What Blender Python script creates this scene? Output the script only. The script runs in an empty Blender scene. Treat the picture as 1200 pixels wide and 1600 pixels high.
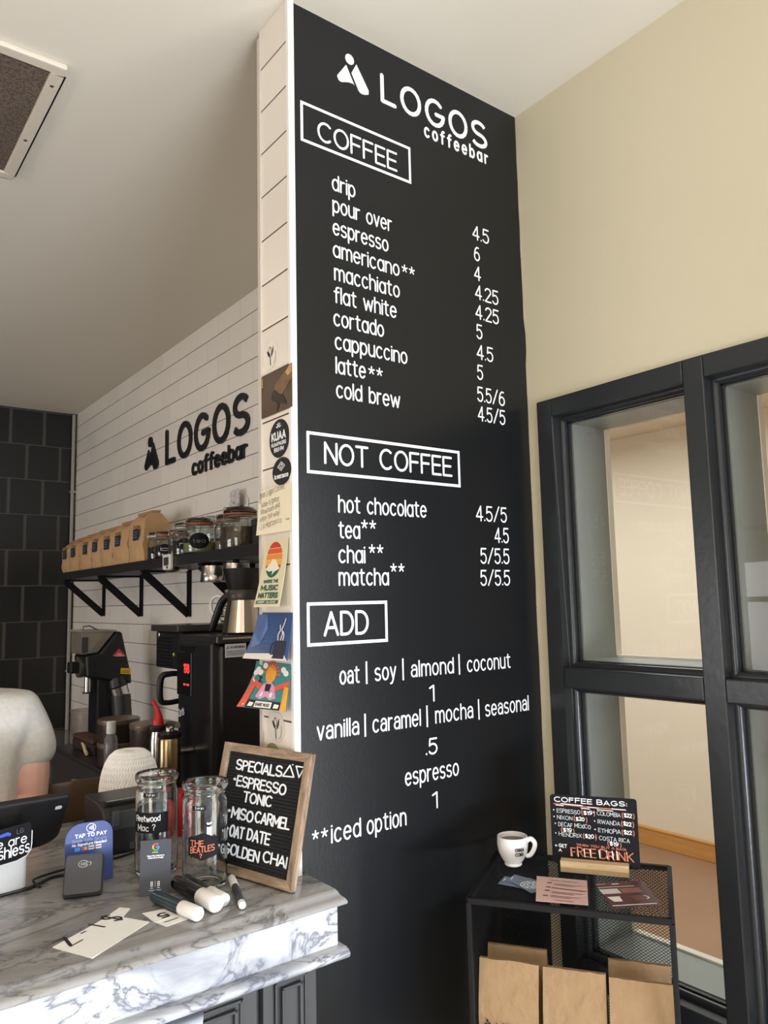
import bpy, bmesh, math, random
from mathutils import Vector, Matrix
random.seed(7)
S = bpy.context.scene
COL = S.collection
PI = math.pi
def V3(*a): return Vector(a)
def lin(r, g, b):
    f = lambda c: (c/255/12.92) if c/255 <= 0.04045 else ((c/255+0.055)/1.055)**2.4
    return (f(r), f(g), f(b), 1.0)

# ------------------------------------------------------------------ camera
cam = bpy.data.cameras.new('camera'); cam_ob = bpy.data.objects.new('camera', cam); COL.objects.link(cam_ob)
CR = ((0.79656232, -0.60412788, -0.02275905), (0.05079559, 0.10439348, -0.99323804), (0.60241869, 0.79001994, 0.11384295))
m = Matrix(((CR[0][0], -CR[1][0], -CR[2][0], 0), (CR[0][1], -CR[1][1], -CR[2][1], 0), (CR[0][2], -CR[1][2], -CR[2][2], 1.62), (0, 0, 0, 1)))
cam_ob.matrix_world = m
cam.sensor_fit = 'VERTICAL'; cam.sensor_height = 32.0; cam.lens = 32.0*1203.957/1600.0
cam.clip_start = 0.02; cam.clip_end = 100
S.camera = cam_ob

# ------------------------------------------------------------------ world, lights, exposure
S.view_settings.view_transform = 'Standard'
S.view_settings.look = 'None'
S.view_settings.gamma = 1.0
S.view_settings.use_curve_mapping = False
S.view_settings.exposure = 0.0
world = bpy.data.worlds.new('sky'); S.world = world; world.use_nodes = True
wn = world.node_tree.nodes; bg = wn['Background']
bg.inputs[0].default_value = (0.75, 0.88, 1.0, 1); bg.inputs[1].default_value = 1.0

def area(name, loc, target, sx, sy, power, color, spread=180):
    l = bpy.data.lights.new(name, 'AREA'); l.shape = 'RECTANGLE'; l.size = sx; l.size_y = sy
    l.energy = power; l.color = color; l.spread = math.radians(spread)
    o = bpy.data.objects.new(name, l); COL.objects.link(o); o.location = loc
    o.rotation_euler = (Vector(target)-Vector(loc)).to_track_quat('-Z', 'Y').to_euler()
    return o
# daylight standing in the shop's glazing (front, left and the side near the entrance)
area('front_window_daylight', (-0.2, -3.52, 1.35), (-0.2, 0, 1.35), 3.2, 1.7, 14, (0.84, 0.93, 1.0))
area('left_window_daylight', (-4.12, -1.3, 1.30), (0, -0.6, 0.95), 2.8, 1.6, 54, (1.0, 0.96, 0.90), 125)
area('side_window_daylight', (1.45, -1.02, 1.28), (0, -1.02, 1.28), 2.72, 1.7, 88, (0.9, 0.95, 1.0))
# light thrown upwards by the sunlit ground at the foot of the glazing
area('front_ground_bounce', (0.35, -3.45, 0.35), (0.35, 1.5, 2.9), 2.0, 0.35, 232, (0.78, 0.86, 1.0))
area('bar_side_fill', (-4.12, 3.2, 1.25), (0, 3.2, 1.0), 2.2, 1.3, 19, (0.98, 0.97, 1.0), 95)  # added fill to lift the bar's tile wall, no window known there
# added warm fill, no lamps known, over cafe and bar; then the corridor's lamp
area('cafe_warm_fill', (-2.2, 0.2, 2.90), (-2.2, 0.2, 0), 1.2, 1.2, 16, (1.0, 0.62, 0.36))
area('bar_warm_fill', (-0.9, 3.9, 2.90), (-0.9, 3.9, 0), 0.6, 0.6, 8, (1.0, 0.8, 0.62))
area('corridor_lamp', (3.0, 2.6, 2.62), (3.0, 2.6, 0), 1.6, 3.6, 60, (0.92, 1.0, 1.0))

# ------------------------------------------------------------------ materials
MATS = {}
def mat(name, color, rough=0.5, metal=0.0, spec=None, trans=0.0, emit=None, bump=0.0, bscale=60.0, var=0.0, vscale=6.0, coat=0.0):
    if name in MATS: return MATS[name]
    m = bpy.data.materials.new(name); m.use_nodes = True
    nt = m.node_tree; p = nt.nodes['Principled BSDF']
    p.inputs['Base Color'].default_value = color; p.inputs['Roughness'].default_value = rough
    p.inputs['Metallic'].default_value = metal
    if spec is not None: p.inputs['Specular IOR Level'].default_value = spec
    if trans: p.inputs['Transmission Weight'].default_value = trans
    if coat: p.inputs['Coat Weight'].default_value = coat; p.inputs['Coat Roughness'].default_value = 0.1
    if emit:
        p.inputs['Emission Color'].default_value = emit[0]; p.inputs['Emission Strength'].default_value = emit[1]
    if bump or var:
        tc = nt.nodes.new('ShaderNodeTexCoord')
    if bump:
        n = nt.nodes.new('ShaderNodeTexNoise'); n.inputs['Scale'].default_value = bscale; n.inputs['Detail'].default_value = 4
        b = nt.nodes.new('ShaderNodeBump'); b.inputs['Strength'].default_value = bump; b.inputs['Distance'].default_value = 0.01
        nt.links.new(tc.outputs['Object'], n.inputs['Vector']); nt.links.new(n.outputs['Fac'], b.inputs['Height'])
        nt.links.new(b.outputs['Normal'], p.inputs['Normal'])
    if var:
        n2 = nt.nodes.new('ShaderNodeTexNoise'); n2.inputs['Scale'].default_value = vscale; n2.inputs['Detail'].default_value = 5
        r = nt.nodes.new('ShaderNodeValToRGB'); c = color
        r.color_ramp.elements[0].position = 0.3; r.color_ramp.elements[1].position = 0.7
        r.color_ramp.elements[0].color = (c[0]*(1-var), c[1]*(1-var), c[2]*(1-var), 1)
        r.color_ramp.elements[1].color = (min(1, c[0]*(1+var)), min(1, c[1]*(1+var)), min(1, c[2]*(1+var)), 1)
        nt.links.new(tc.outputs['Object'], n2.inputs['Vector']); nt.links.new(n2.outputs['Fac'], r.inputs['Fac'])
        nt.links.new(r.outputs['Color'], p.inputs['Base Color'])
    MATS[name] = m
    return m

class NT:                                    # tiny node-tree helper
    def __init__(s, name, rough=0.4):
        s.m = bpy.data.materials.new(name); s.m.use_nodes = True; s.t = s.m.node_tree
        s.p = s.t.nodes['Principled BSDF']; s.p.inputs['Roughness'].default_value = rough
        s.tc = s.t.nodes.new('ShaderNodeTexCoord'); MATS[name] = s.m
    def n(s, kind, **kw):
        x = s.t.nodes.new(kind)
        for k, v in kw.items(): setattr(x, k, v)
        return x
    def l(s, a, b): s.t.links.new(a, b)
    def math(s, op, a, b=None, c=None):
        x = s.n('ShaderNodeMath', operation=op)
        for i, v in enumerate((a, b, c)):
            if v is None: continue
            if isinstance(v, (int, float)): x.inputs[i].default_value = v
            else: s.l(v, x.inputs[i])
        return x.outputs[0]
    def mix(s, fac, a, b):
        x = s.n('ShaderNodeMixRGB')
        for i, v in zip((0, 1, 2), (fac, a, b)):
            if isinstance(v, (int, float)): x.inputs[i].default_value = v
            elif isinstance(v, tuple): x.inputs[i].default_value = v
            else: s.l(v, x.inputs[i])
        return x.outputs[0]
    def ramp(s, fac, stops):
        x = s.n('ShaderNodeValToRGB'); e = x.color_ramp.elements
        while len(e) < len(stops): e.new(0.5)
        for el, (p, c) in zip(e, stops): el.position = p; el.color = c
        s.l(fac, x.inputs[0]); return x.outputs[0]
    def noise(s, vec, scale, detail=5, rough=0.55, dist=0.0):
        x = s.n('ShaderNodeTexNoise'); x.inputs['Scale'].default_value = scale; x.inputs['Detail'].default_value = detail
        x.inputs['Roughness'].default_value = rough; x.inputs['Distortion'].default_value = dist
        s.l(vec, x.inputs['Vector']); return x.outputs[0]
    def bump(s, h, strength, dist=0.002):
        b = s.n('ShaderNodeBump'); b.inputs['Strength'].default_value = strength; b.inputs['Distance'].default_value = dist
        s.l(h, b.inputs['Height']); s.l(b.outputs[0], s.p.inputs['Normal'])

def tile_mat(name, ax, ph, z0, pw, u0, gh, gw, tile, gcol_h, gcol_v, rough, stagger=0.5, var=0.04):
    """running-bond tiles; ax = horizontal axis index, ph/pw pitch, gh/gw grout widths"""
    t = NT(name, rough)
    sp = t.n('ShaderNodeSeparateXYZ'); t.l(t.tc.outputs['Object'], sp.inputs[0])
    u = sp.outputs[ax]; z = sp.outputs[2]
    zr = t.math('DIVIDE', t.math('SUBTRACT', z, z0), ph)
    row = t.math('FLOOR', zr); fz = t.math('SUBTRACT', zr, row)
    off = t.math('MULTIPLY', t.math('MODULO', t.math('ADD', row, 200.0), 2.0), stagger)
    ur = t.math('ADD', t.math('DIVIDE', t.math('SUBTRACT', u, u0), pw), off)
    colu = t.math('FLOOR', ur); fu = t.math('SUBTRACT', ur, colu)
    def edge(f, g, pitch):
        d = t.math('MINIMUM', f, t.math('SUBTRACT', 1.0, f))
        return t.math('LESS_THAN', d, g/pitch/2)
    eh = edge(fz, gh, ph); ev = edge(fu, gw, pw)
    wn_ = t.n('ShaderNodeTexWhiteNoise'); cb = t.n('ShaderNodeCombineXYZ'); t.l(colu, cb.inputs[0]); t.l(row, cb.inputs[1]); t.l(cb.outputs[0], wn_.inputs['Vector'])
    k = t.ramp(wn_.outputs['Value'], [(0, (1-var,)*3+(1,)), (1, (1+var,)*3+(1,))])
    x = t.n('ShaderNodeMixRGB', blend_type='MULTIPLY'); x.inputs[0].default_value = 1; x.inputs[1].default_value = tile; t.l(k, x.inputs[2])
    c = t.mix(ev, x.outputs[0], gcol_v); c = t.mix(eh, c, gcol_h)
    t.l(c, t.p.inputs['Base Color'])
    g = t.math('MAXIMUM', eh, ev)
    t.l(t.math('MULTIPLY_ADD', g, 0.5, rough), t.p.inputs['Roughness'])
    # pillowed edges
    du = t.math('MULTIPLY', t.math('MINIMUM', fu, t.math('SUBTRACT', 1.0, fu)), pw)
    dz = t.math('MULTIPLY', t.math('MINIMUM', fz, t.math('SUBTRACT', 1.0, fz)), ph)
    h = t.math('MINIMUM', t.math('MINIMUM', du, dz), 0.006)
    hn = t.math('ADD', t.math('DIVIDE', h, 0.006), t.math('MULTIPLY', t.noise(t.tc.outputs['Object'], 9, 2), 0.5))
    t.bump(hn, 0.5, 0.002)
    return t.m

def marble_mat(name, base, vein, patch, rough, warm):
    t = NT(name, rough); o = t.tc.outputs['Object']
    mp = t.n('ShaderNodeMapping'); mp.inputs['Scale'].default_value = (0.8, 1.7, 1.8); mp.inputs['Rotation'].default_value = (0.1, 0.35, 0.3)
    t.l(o, mp.inputs[0]); v = mp.outputs[0]
    n1 = t.noise(v, 5.0, 9, 0.62, 1.2)
    r1 = t.math('ABSOLUTE', t.math('SUBTRACT', n1, 0.5))
    veins = t.ramp(r1, [(0.0, (1, 1, 1, 1)), (0.022, (0.25, 0.25, 0.25, 1)), (0.06, (0, 0, 0, 1))])
    n2 = t.noise(v, 3.2, 6, 0.6, 0.7)
    pt = t.ramp(n2, [(0.52, (0, 0, 0, 1)), (0.60, (0.75, 0.75, 0.75, 1)), (0.72, (0.35, 0.35, 0.35, 1))])
    n3 = t.noise(v, 14.0, 8, 0.7, 0.5)
    c = t.mix(pt, base, patch); c = t.mix(veins, c, vein)
    c = t.mix(t.ramp(n3, [(0.45, (0, 0, 0, 1)), (0.8, (0.4, 0.4, 0.4, 1))]), c, warm)
    t.l(c, t.p.inputs['Base Color'])
    return t.m

def wood_mat(name, c0, c1, axis, scale, rough=0.6, streak=14):
    t = NT(name, rough); mp = t.n('ShaderNodeMapping'); s = [scale*streak]*3; s[axis] = scale
    mp.inputs['Scale'].default_value = s; t.l(t.tc.outputs['Object'], mp.inputs[0])
    n = t.noise(mp.outputs[0], 1.0, 6, 0.65, 0.4)
    t.l(t.ramp(n, [(0.3, c0), (0.7, c1)]), t.p.inputs['Base Color'])
    t.bump(n, 0.25, 0.002)
    return t.m

def glass_mat(name, tint=(1, 1, 1, 1), rough=0.0, ior=1.5):
    if name in MATS: return MATS[name]
    m = bpy.data.materials.new(name); m.use_nodes = True; nt = m.node_tree; nt.nodes.clear()
    g = nt.nodes.new('ShaderNodeBsdfGlass'); g.inputs['Color'].default_value = tint; g.inputs['Roughness'].default_value = rough; g.inputs['IOR'].default_value = ior
    o = nt.nodes.new('ShaderNodeOutputMaterial'); nt.links.new(g.outputs[0], o.inputs[0]); MATS[name] = m
    return m

def pane_mat(name):
    m = bpy.data.materials.new(name); m.use_nodes = True; nt = m.node_tree; nt.nodes.clear()
    tr = nt.nodes.new('ShaderNodeBsdfTransparent'); gl = nt.nodes.new('ShaderNodeBsdfGlossy'); gl.inputs['Roughness'].default_value = 0.0
    fr = nt.nodes.new('ShaderNodeFresnel'); fr.inputs['IOR'].default_value = 1.5
    mx = nt.nodes.new('ShaderNodeMixShader'); o = nt.nodes.new('ShaderNodeOutputMaterial')
    ge = nt.nodes.new('ShaderNodeNewGeometry'); iv = nt.nodes.new('ShaderNodeMath'); iv.operation = 'SUBTRACT'; iv.inputs[0].default_value = 1.0
    ml = nt.nodes.new('ShaderNodeMath'); ml.operation = 'MULTIPLY'
    nt.links.new(ge.outputs['Backfacing'], iv.inputs[1]); nt.links.new(fr.outputs[0], ml.inputs[0]); nt.links.new(iv.outputs[0], ml.inputs[1]); nt.links.new(ml.outputs[0], mx.inputs[0]); nt.links.new(tr.outputs[0], mx.inputs[1]); nt.links.new(gl.outputs[0], mx.inputs[2]); nt.links.new(mx.outputs[0], o.inputs[0])
    MATS[name] = m; return m

CEIL = mat('ceiling_paint', lin(233, 226, 211), 0.85, bump=0.04, bscale=25)
SAGE = mat('sage_wall_paint', lin(212, 203, 176), 0.6, bump=0.05, bscale=40)
CREAM = mat('cream_wall_paint', lin(234, 222, 200), 0.7, bump=0.05, bscale=40)
HALLW = mat('corridor_wall_paint', lin(240, 226, 204), 0.7, var=0.02, vscale=1.5)
BLACKB = mat('black_menu_paint', lin(20, 22, 25), 0.33, bump=0.035, bscale=160, var=0.06, vscale=3, spec=0.36)
VINYL = mat('white_lettering', lin(244, 246, 248), 0.55)
TRIMW = mat('white_trim', lin(244, 242, 238), 0.5)
TILEW = tile_mat('white_subway_tile', 1, 0.1016, 1.522, 0.2255, 2.937-0.11275, 0.0032, 0.004, lin(250, 245, 237), lin(96, 84, 74), lin(232, 226, 218), 0.25)
TILES = tile_mat('white_tile_column', 1, 0.1035, 2.214, 0.9, 0.3, 0.0035, 0.002, lin(240, 231, 219), lin(84, 70, 62), lin(84, 70, 62), 0.25)
TILEB = tile_mat('black_wall_tile', 0, 0.232, 2.230, 0.207, 1.268, 0.006, 0.019, lin(31, 31, 32), lin(84, 82, 80), lin(80, 78, 76), 0.35, var=0.15)
FRAMEG = mat('dark_grey_frame_paint', lin(42, 45, 47), 0.27, bump=0.05, bscale=50)
JAMBG = mat('grey_jamb_paint', lin(150, 156, 150), 0.4, bump=0.04, bscale=40)
CABG = mat('grey_cabinet_paint', lin(66, 67, 68), 0.45)
MARBT = marble_mat('marble_top', lin(160, 158, 156), lin(104, 102, 102), lin(128, 126, 125), 0.18, lin(116, 112, 109))
MARBF = marble_mat('marble_front', lin(193, 195, 199), lin(98, 102, 116), lin(126, 131, 144), 0.3, lin(164, 167, 175))
BLKP = mat('black_plastic', lin(24, 24, 27), 0.38)
BLKM = mat('black_metal', lin(20, 20, 22), 0.6, spec=0.25)
BLKG = mat('black_gloss', lin(20, 20, 22), 0.18)
DGREY = mat('dark_grey_plastic', lin(62, 62, 66), 0.35)
STEEL = mat('stainless_steel', lin(200, 196, 190), 0.22, metal=1.0)
BRONZE = mat('bronze_steel', lin(172, 150, 112), 0.25, metal=1.0)
SILVER = mat('silver_body', lin(238, 242, 248), 0.35)
WHITEP = mat('white_plastic', lin(240, 238, 234), 0.35)
PAPERW = mat('white_paper', lin(244, 242, 238), 0.7)
KRAFT = mat('kraft_paper', lin(160, 130, 94), 0.75, bump=0.55, bscale=32, var=0.07, vscale=9)
KRAFTD = mat('kraft_paper_shelf', lin(198, 160, 116), 0.7, bump=0.5, bscale=22, var=0.08, vscale=14)
CREAMP = mat('cream_paper', lin(240, 228, 200), 0.75)
FELT = mat('black_felt', lin(24, 24, 26), 0.9)
CHALK = mat('chalkboard_black', lin(18, 18, 22), 0.7, spec=0.25, var=0.2, vscale=20)
CHALKW = mat('chalk_white', lin(238, 238, 240), 0.8)
CHALKO = mat('chalk_orange', lin(204, 116, 84), 0.8)
REDP = mat('red_plastic', lin(204, 28, 40), 0.4)
NAVY = mat('navy_card', lin(48, 66, 130), 0.45)
GLASS = glass_mat('clear_glass', (0.97, 0.985, 0.98, 1))
PANE = pane_mat('window_glass')
WOODF = wood_mat('weathered_wood', lin(92, 74, 60), lin(182, 156, 130), 2, 14, 0.7, 6)
WOODL = wood_mat('light_wood', lin(206, 174, 130), lin(232, 206, 164), 0, 12, 0.6, 8)
WOODB = wood_mat('orange_wood', lin(196, 138, 70), lin(214, 158, 88), 1, 3, 0.45, 10)
HFLOOR = mat('corridor_floor_brown', lin(160, 124, 98), 0.4, var=0.06, vscale=2)
FLOORM = wood_mat('floor_wood', lin(168, 156, 142), lin(190, 178, 162), 1, 2, 0.5, 8)
SHIRT = mat('heather_tshirt', lin(206, 202, 194), 0.9, bump=0.2, bscale=60, var=0.06, vscale=90)
SKIN = mat('skin', lin(226, 178, 160), 0.55, var=0.05, vscale=25)
HAIR = mat('brown_hair', lin(74, 52, 38), 0.6, bump=0.4, bscale=90)
PANTS = mat('dark_trousers', lin(48, 50, 58), 0.85)
TWINE = mat('white_twine', lin(250, 247, 242), 0.85)

# ------------------------------------------------------------------ geometry helpers
class MB:
    def __init__(s): s.v = []; s.f = []; s.mi = []; s.cur = 0
    def face(s, pts):
        b = len(s.v); s.v += [tuple(p) for p in pts]; s.f.append(tuple(range(b, b+len(pts)))); s.mi.append(s.cur)
    def grid(s, rows, closed=False):
        b = len(s.v); n = len(rows[0])
        for r in rows: s.v += [tuple(p) for p in r]
        for i in range(len(rows)-1):
            for j in range(n if closed else n-1):
                k = (j+1) % n
                s.f.append((b+i*n+j, b+i*n+k, b+(i+1)*n+k, b+(i+1)*n+j)); s.mi.append(s.cur)
        return b
    def box(s, a, c):
        (x0, y0, z0), (x1, y1, z1) = a, c
        p = [(x0, y0, z0), (x1, y0, z0), (x1, y1, z0), (x0, y1, z0), (x0, y0, z1), (x1, y0, z1), (x1, y1, z1), (x0, y1, z1)]
        b = len(s.v); s.v += p
        for f in ((3, 2, 1, 0), (4, 5, 6, 7), (0, 1, 5, 4), (1, 2, 6, 5), (2, 3, 7, 6), (3, 0, 4, 7)):
            s.f.append(tuple(b+i for i in f)); s.mi.append(s.cur)
    def bar(s, p0, p1, w, h, up=(0, 0, 1)):
        p0 = Vector(p0); p1 = Vector(p1); d = (p1-p0).normalized(); up = Vector(up)
        if abs(d.dot(up)) > 0.98: up = Vector((1, 0, 0))
        sx = d.cross(up).normalized(); sy = sx.cross(d).normalized()
        r = []
        for p in (p0, p1):
            r.append([p+sx*a*w/2+sy*b_*h/2 for a, b_ in ((-1, -1), (1, -1), (1, 1), (-1, 1))])
        b = s.grid(r, True)
        s.f.append((b+3, b+2, b+1, b)); s.f.append((b+4, b+5, b+6, b+7)); s.mi += [s.cur]*2
    def ring(s, c, r, ax=(0, 0, 1), n=24, r2=None):
        c = Vector(c); ax = Vector(ax).normalized(); t = Vector((1, 0, 0)) if abs(ax.x) < 0.9 else Vector((0, 1, 0))
        u = ax.cross(t).normalized(); w = ax.cross(u).normalized()
        return [c+u*math.cos(2*PI*i/n)*r+w*math.sin(2*PI*i/n)*(r2 or r) for i in range(n)]
    def lathe(s, prof, c=(0, 0, 0), ax=(0, 0, 1), n=32, cap0=True, cap1=True):
        c = Vector(c); ax = Vector(ax).normalized()
        rows = [s.ring(c+ax*z, max(r, 1e-5), ax, n) for r, z in prof]
        b = s.grid(rows, True); k = len(prof)
        if cap0: s.f.append(tuple(b+i for i in range(n))[::-1]); s.mi.append(s.cur)
        if cap1: s.f.append(tuple(b+(k-1)*n+i for i in range(n))); s.mi.append(s.cur)
    def cyl(s, p0, p1, r0, r1=None, n=20):
        p0 = Vector(p0); p1 = Vector(p1); L = (p1-p0).length
        s.lathe([(r0, 0), (r0 if r1 is None else r1, L)], p0, p1-p0, n)
    def tube(s, pts, r, n=8, closed=False):
        pts = [Vector(p) for p in pts]; rows = []; prev = None; N = len(pts)
        for i, p in enumerate(pts):
            a = pts[i-1] if (i > 0 or closed) else p; c = pts[(i+1) % N] if (i < N-1 or closed) else p
            d = (c-a).normalized()
            if prev is None:
                t = Vector((0, 0, 1)) if abs(d.z) < 0.9 else Vector((1, 0, 0)); u = d.cross(t).normalized()
            else:
                u = (prev-d*prev.dot(d)).normalized()
            prev = u; w = d.cross(u)
            rr = r[i] if isinstance(r, (list, tuple)) else r
            rows.append([p+u*math.cos(2*PI*k/n)*rr+w*math.sin(2*PI*k/n)*rr for k in range(n)])
        if closed: rows.append(rows[0])
        b = s.grid(rows, True)
        if not closed:
            s.f.append(tuple(b+i for i in range(n))[::-1]); s.f.append(tuple(b+(N-1)*n+i for i in range(n))); s.mi += [s.cur]*2
    def stube(s, pts, r, n=10, k=6):
        P = [Vector(p) for p in pts]; Q = []; R = []
        for i in range(len(P)-1):
            p0, p1, p2, p3 = P[max(i-1, 0)], P[i], P[i+1], P[min(i+2, len(P)-1)]
            for j in range(k):
                t = j/k; Q.append(.5*((2*p1)+(p2-p0)*t+(2*p0-5*p1+4*p2-p3)*t*t+(3*p1-p0-3*p2+p3)*t**3)); R.append(r[i]*(1-t)+r[i+1]*t if isinstance(r, list) else r)
        Q.append(P[-1]); R.append(r[-1] if isinstance(r, list) else r); s.tube(Q, R, n)
    def prism(s, pts, ext):                  # closed 3D polygon swept along ext
        ext = Vector(ext); a = [Vector(p) for p in pts]; c = [p+ext for p in a]
        b = s.grid([a, c], True); n = len(a)
        s.f.append(tuple(b+i for i in range(n))[::-1]); s.f.append(tuple(b+n+i for i in range(n))); s.mi += [s.cur]*2
    def sphere(s, c, r, sc=(1, 1, 1), n=20, k=12):
        c = Vector(c); rows = []
        for i in range(k+1):
            a = -PI/2+PI*i/k
            rows.append([c+Vector((math.cos(a)*math.cos(2*PI*j/n)*r*sc[0], math.cos(a)*math.sin(2*PI*j/n)*r*sc[1], math.sin(a)*r*sc[2])) for j in range(n)])
        s.grid(rows, True)
    def obj(s, name, m, parent=None, smooth=False, bevel=0.0, seg=2, label=None, kind=None, merge=True):
        me = bpy.data.meshes.new(name); me.from_pydata([tuple(p) for p in s.v], [], s.f)
        ms = m if isinstance(m, (list, tuple)) else [m]
        for x in ms: me.materials.append(x)
        for p, i in zip(me.polygons, s.mi): p.material_index = i
        if merge:
            bm = bmesh.new(); bm.from_mesh(me)
            bmesh.ops.remove_doubles(bm, verts=bm.verts, dist=1e-6)
            bmesh.ops.recalc_face_normals(bm, faces=bm.faces); bm.to_mesh(me); bm.free()
        if smooth:
            for p in me.polygons: p.use_smooth = True
            try: me.set_sharp_from_angle(angle=math.radians(38))
            except Exception: pass
        o = bpy.data.objects.new(name, me); COL.objects.link(o)
        if parent is not None: o.parent = parent
        if bevel:
            b = o.modifiers.new('bevel', 'BEVEL'); b.width = bevel; b.segments = seg; b.limit_method = 'ANGLE'; b.angle_limit = math.radians(40)
        if label: o['label'] = label
        if kind: o['kind'] = kind
        return o

def thing(name, label, cat, loc=(0, 0, 0), rz=0.0, group=None, basis=None, kind=None):
    o = bpy.data.objects.new(name, None); COL.objects.link(o); o.empty_display_size = 0.05
    if basis is not None:
        x, y, z = [Vector(b) for b in basis]
        o.matrix_world = Matrix(((x.x, y.x, z.x, loc[0]), (x.y, y.y, z.y, loc[1]), (x.z, y.z, z.z, loc[2]), (0, 0, 0, 1)))
    else:
        o.location = loc; o.rotation_euler = (0, 0, rz)
    if label: o['label'] = label
    if cat: o['category'] = cat
    if group: o['group'] = group
    if kind: o['kind'] = kind
    return o
def tag(o, label, cat, group=None):
    o['label'] = label; o['category'] = cat
    if group: o['group'] = group
    return o
def struct(o): o['kind'] = 'structure'; return o
def kids(o): return [c for c in bpy.data.objects if c.parent == o]
def dup(o, loc=None, rz=None, label=None, parent=None):
    c = o.copy(); COL.objects.link(c)
    if parent is not None: c.parent = parent
    if loc is not None: c.location = loc
    if rz is not None: c.rotation_euler = (0, 0, rz)
    if label: c['label'] = label
    for k in kids(o): dup(k, parent=c)
    return c

# ------------------------------------------------------------------ stroke lettering
def E(cx, cy, rx, ry, a0, a1):
    n = max(3, int(abs(a1-a0)/20))
    return [(cx+rx*math.cos(math.radians(a0+(a1-a0)*i/n)), cy+ry*math.sin(math.radians(a0+(a1-a0)*i/n))) for i in range(n+1)]
X = 0.70
def Dot(x, y): return [(x, y), (x+0.001, y)]
def glyphs():
    G = {}
    o = E(.23, .35, .23, .35, 0, 360)
    G['o'] = (.46, [o]); G['c'] = (.43, [E(.23, .35, .23, .35, 45, 315)])
    G['e'] = (.46, [[(.01, .37), (.455, .37)]+E(.23, .35, .23, .35, 5, 318)])
    G['a'] = (.46, [o, [(.46, .7), (.46, 0)]])
    G['@'] = (.42, [E(.22, .48, .2, .22, 160, 0)+[(.42, 0)], [(.42, .42), (.2, .42)]+E(.18, .215, .18, .205, 90, 270)+[(.28, .02), (.42, .16)]])
    G['b'] = (.46, [[(0, 1), (0, 0)], o]); G['d'] = (.46, [o, [(.46, 1), (.46, 0)]])
    G['p'] = (.46, [[(0, X), (0, -.28)], o]); G['q'] = (.46, [o, [(.46, X), (.46, -.28)]])
    ar = lambda x, w: [(x, 0), (x, .44)]+E(x+w/2, .44, w/2, .26, 180, 0)+[(x+w, 0)]
    G['n'] = (.43, [[(0, X), (0, 0)], ar(0, .43)]); G['h'] = (.43, [[(0, 1), (0, 0)], ar(0, .43)])
    G['m'] = (.70, [[(0, X), (0, 0)], ar(0, .35), ar(.35, .35)])
    G['r'] = (.28, [[(0, X), (0, 0)], E(.2, .42, .2, .26, 180, 70)])
    G['u'] = (.43, [[(0, X), (0, .25)]+E(.215, .25, .215, .25, 180, 360)+[(.43, X)], [(.43, X), (.43, 0)]])
    G['i'] = (0, [[(0, X), (0, 0)], Dot(0, .93)]); G['l'] = (0, [[(0, 1), (0, 0)]])
    G['j'] = (.1, [[(.1, X), (.1, -.15)]+E(-.02, -.15, .12, .13, 0, -80), Dot(.1, .93)])
    G['t'] = (.34, [[(.13, .93), (.13, .17)]+E(.28, .17, .15, .16, 180, 285), [(0, X), (.32, X)]])
    G['f'] = (.33, [E(.29, .8, .16, .2, 75, 180)+[(.13, 0)], [(0, .66), (.32, .66)]])
    G['s'] = (.4, [E(.2, .525, .19, .175, 35, 270)+E(.2, .175, .2, .175, 90, -150)])
    G['v'] = (.42, [[(0, X), (.21, 0), (.42, X)]]); G['w'] = (.7, [[(0, X), (.17, 0), (.35, .62), (.53, 0), (.7, X)]])
    G['y'] = (.42, [[(0, X), (.21, .03)], [(.42, X), (.2, -.05), (.1, -.26), (0, -.28)]])
    G['k'] = (.4, [[(0, 1), (0, 0)], [(.38, X), (.02, .3)], [(.14, .4), (.4, 0)]])
    G['x'] = (.4, [[(0, X), (.4, 0)], [(.4, X), (0, 0)]]); G['z'] = (.4, [[(0, X), (.4, X), (0, 0), (.4, 0)]])
    G['g'] = (.46, [o, [(.46, X), (.46, -.1)]+E(.23, -.1, .23, .18, 0, -150)])
    O = E(.3, .5, .3, .5, 0, 360)
    G['O'] = (.6, [O]); G['Q'] = (.6, [O, [(.38, .25), (.6, -.04)]]); G['C'] = (.55, [E(.3, .5, .3, .5, 48, 312)])
    G['G'] = (.6, [E(.3, .5, .3, .5, 48, 355)+[(.6, .46), (.34, .46)]])
    G['L'] = (.4, [[(0, 1), (0, 0), (.4, 0)]])
    G['S'] = (.52, [E(.26, .745, .24, .255, 25, 270)+E(.26, .245, .26, .245, 90, -155)])
    G['F'] = (.42, [[(0, 0), (0, 1), (.42, 1)], [(0, .53), (.37, .53)]])
    G['E'] = (.42, [[(.42, 0), (0, 0), (0, 1), (.42, 1)], [(0, .52), (.38, .52)]])
    G['N'] = (.5, [[(0, 0), (0, 1), (.5, 0), (.5, 1)]]); G['T'] = (.52, [[(0, 1), (.52, 1)], [(.26, 1), (.26, 0)]])
    G['A'] = (.54, [[(0, 0), (.27, 1), (.54, 0)], [(.09, .32), (.45, .32)]])
    G['D'] = (.5, [[(0, 0), (0, 1), (.2, 1)]+E(.2, .5, .3, .5, 90, -90)+[(0, 0)]])
    bow = [(0, 1), (.22, 1)]+E(.22, .75, .22, .25, 90, -90)+[(0, .5)]
    G['P'] = (.46, [[(0, 0)]+bow]); G['R'] = (.48, [[(0, 0)]+bow, [(.22, .5), (.48, 0)]])
    G['B'] = (.48, [[(0, 0)]+bow, [(0, .5), (.24, .5)]+E(.24, .25, .24, .25, 90, -90)+[(0, 0)]])
    G['I'] = (0, [[(0, 1), (0, 0)]]); G['M'] = (.62, [[(0, 0), (0, 1), (.31, .3), (.62, 1), (.62, 0)]])
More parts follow.
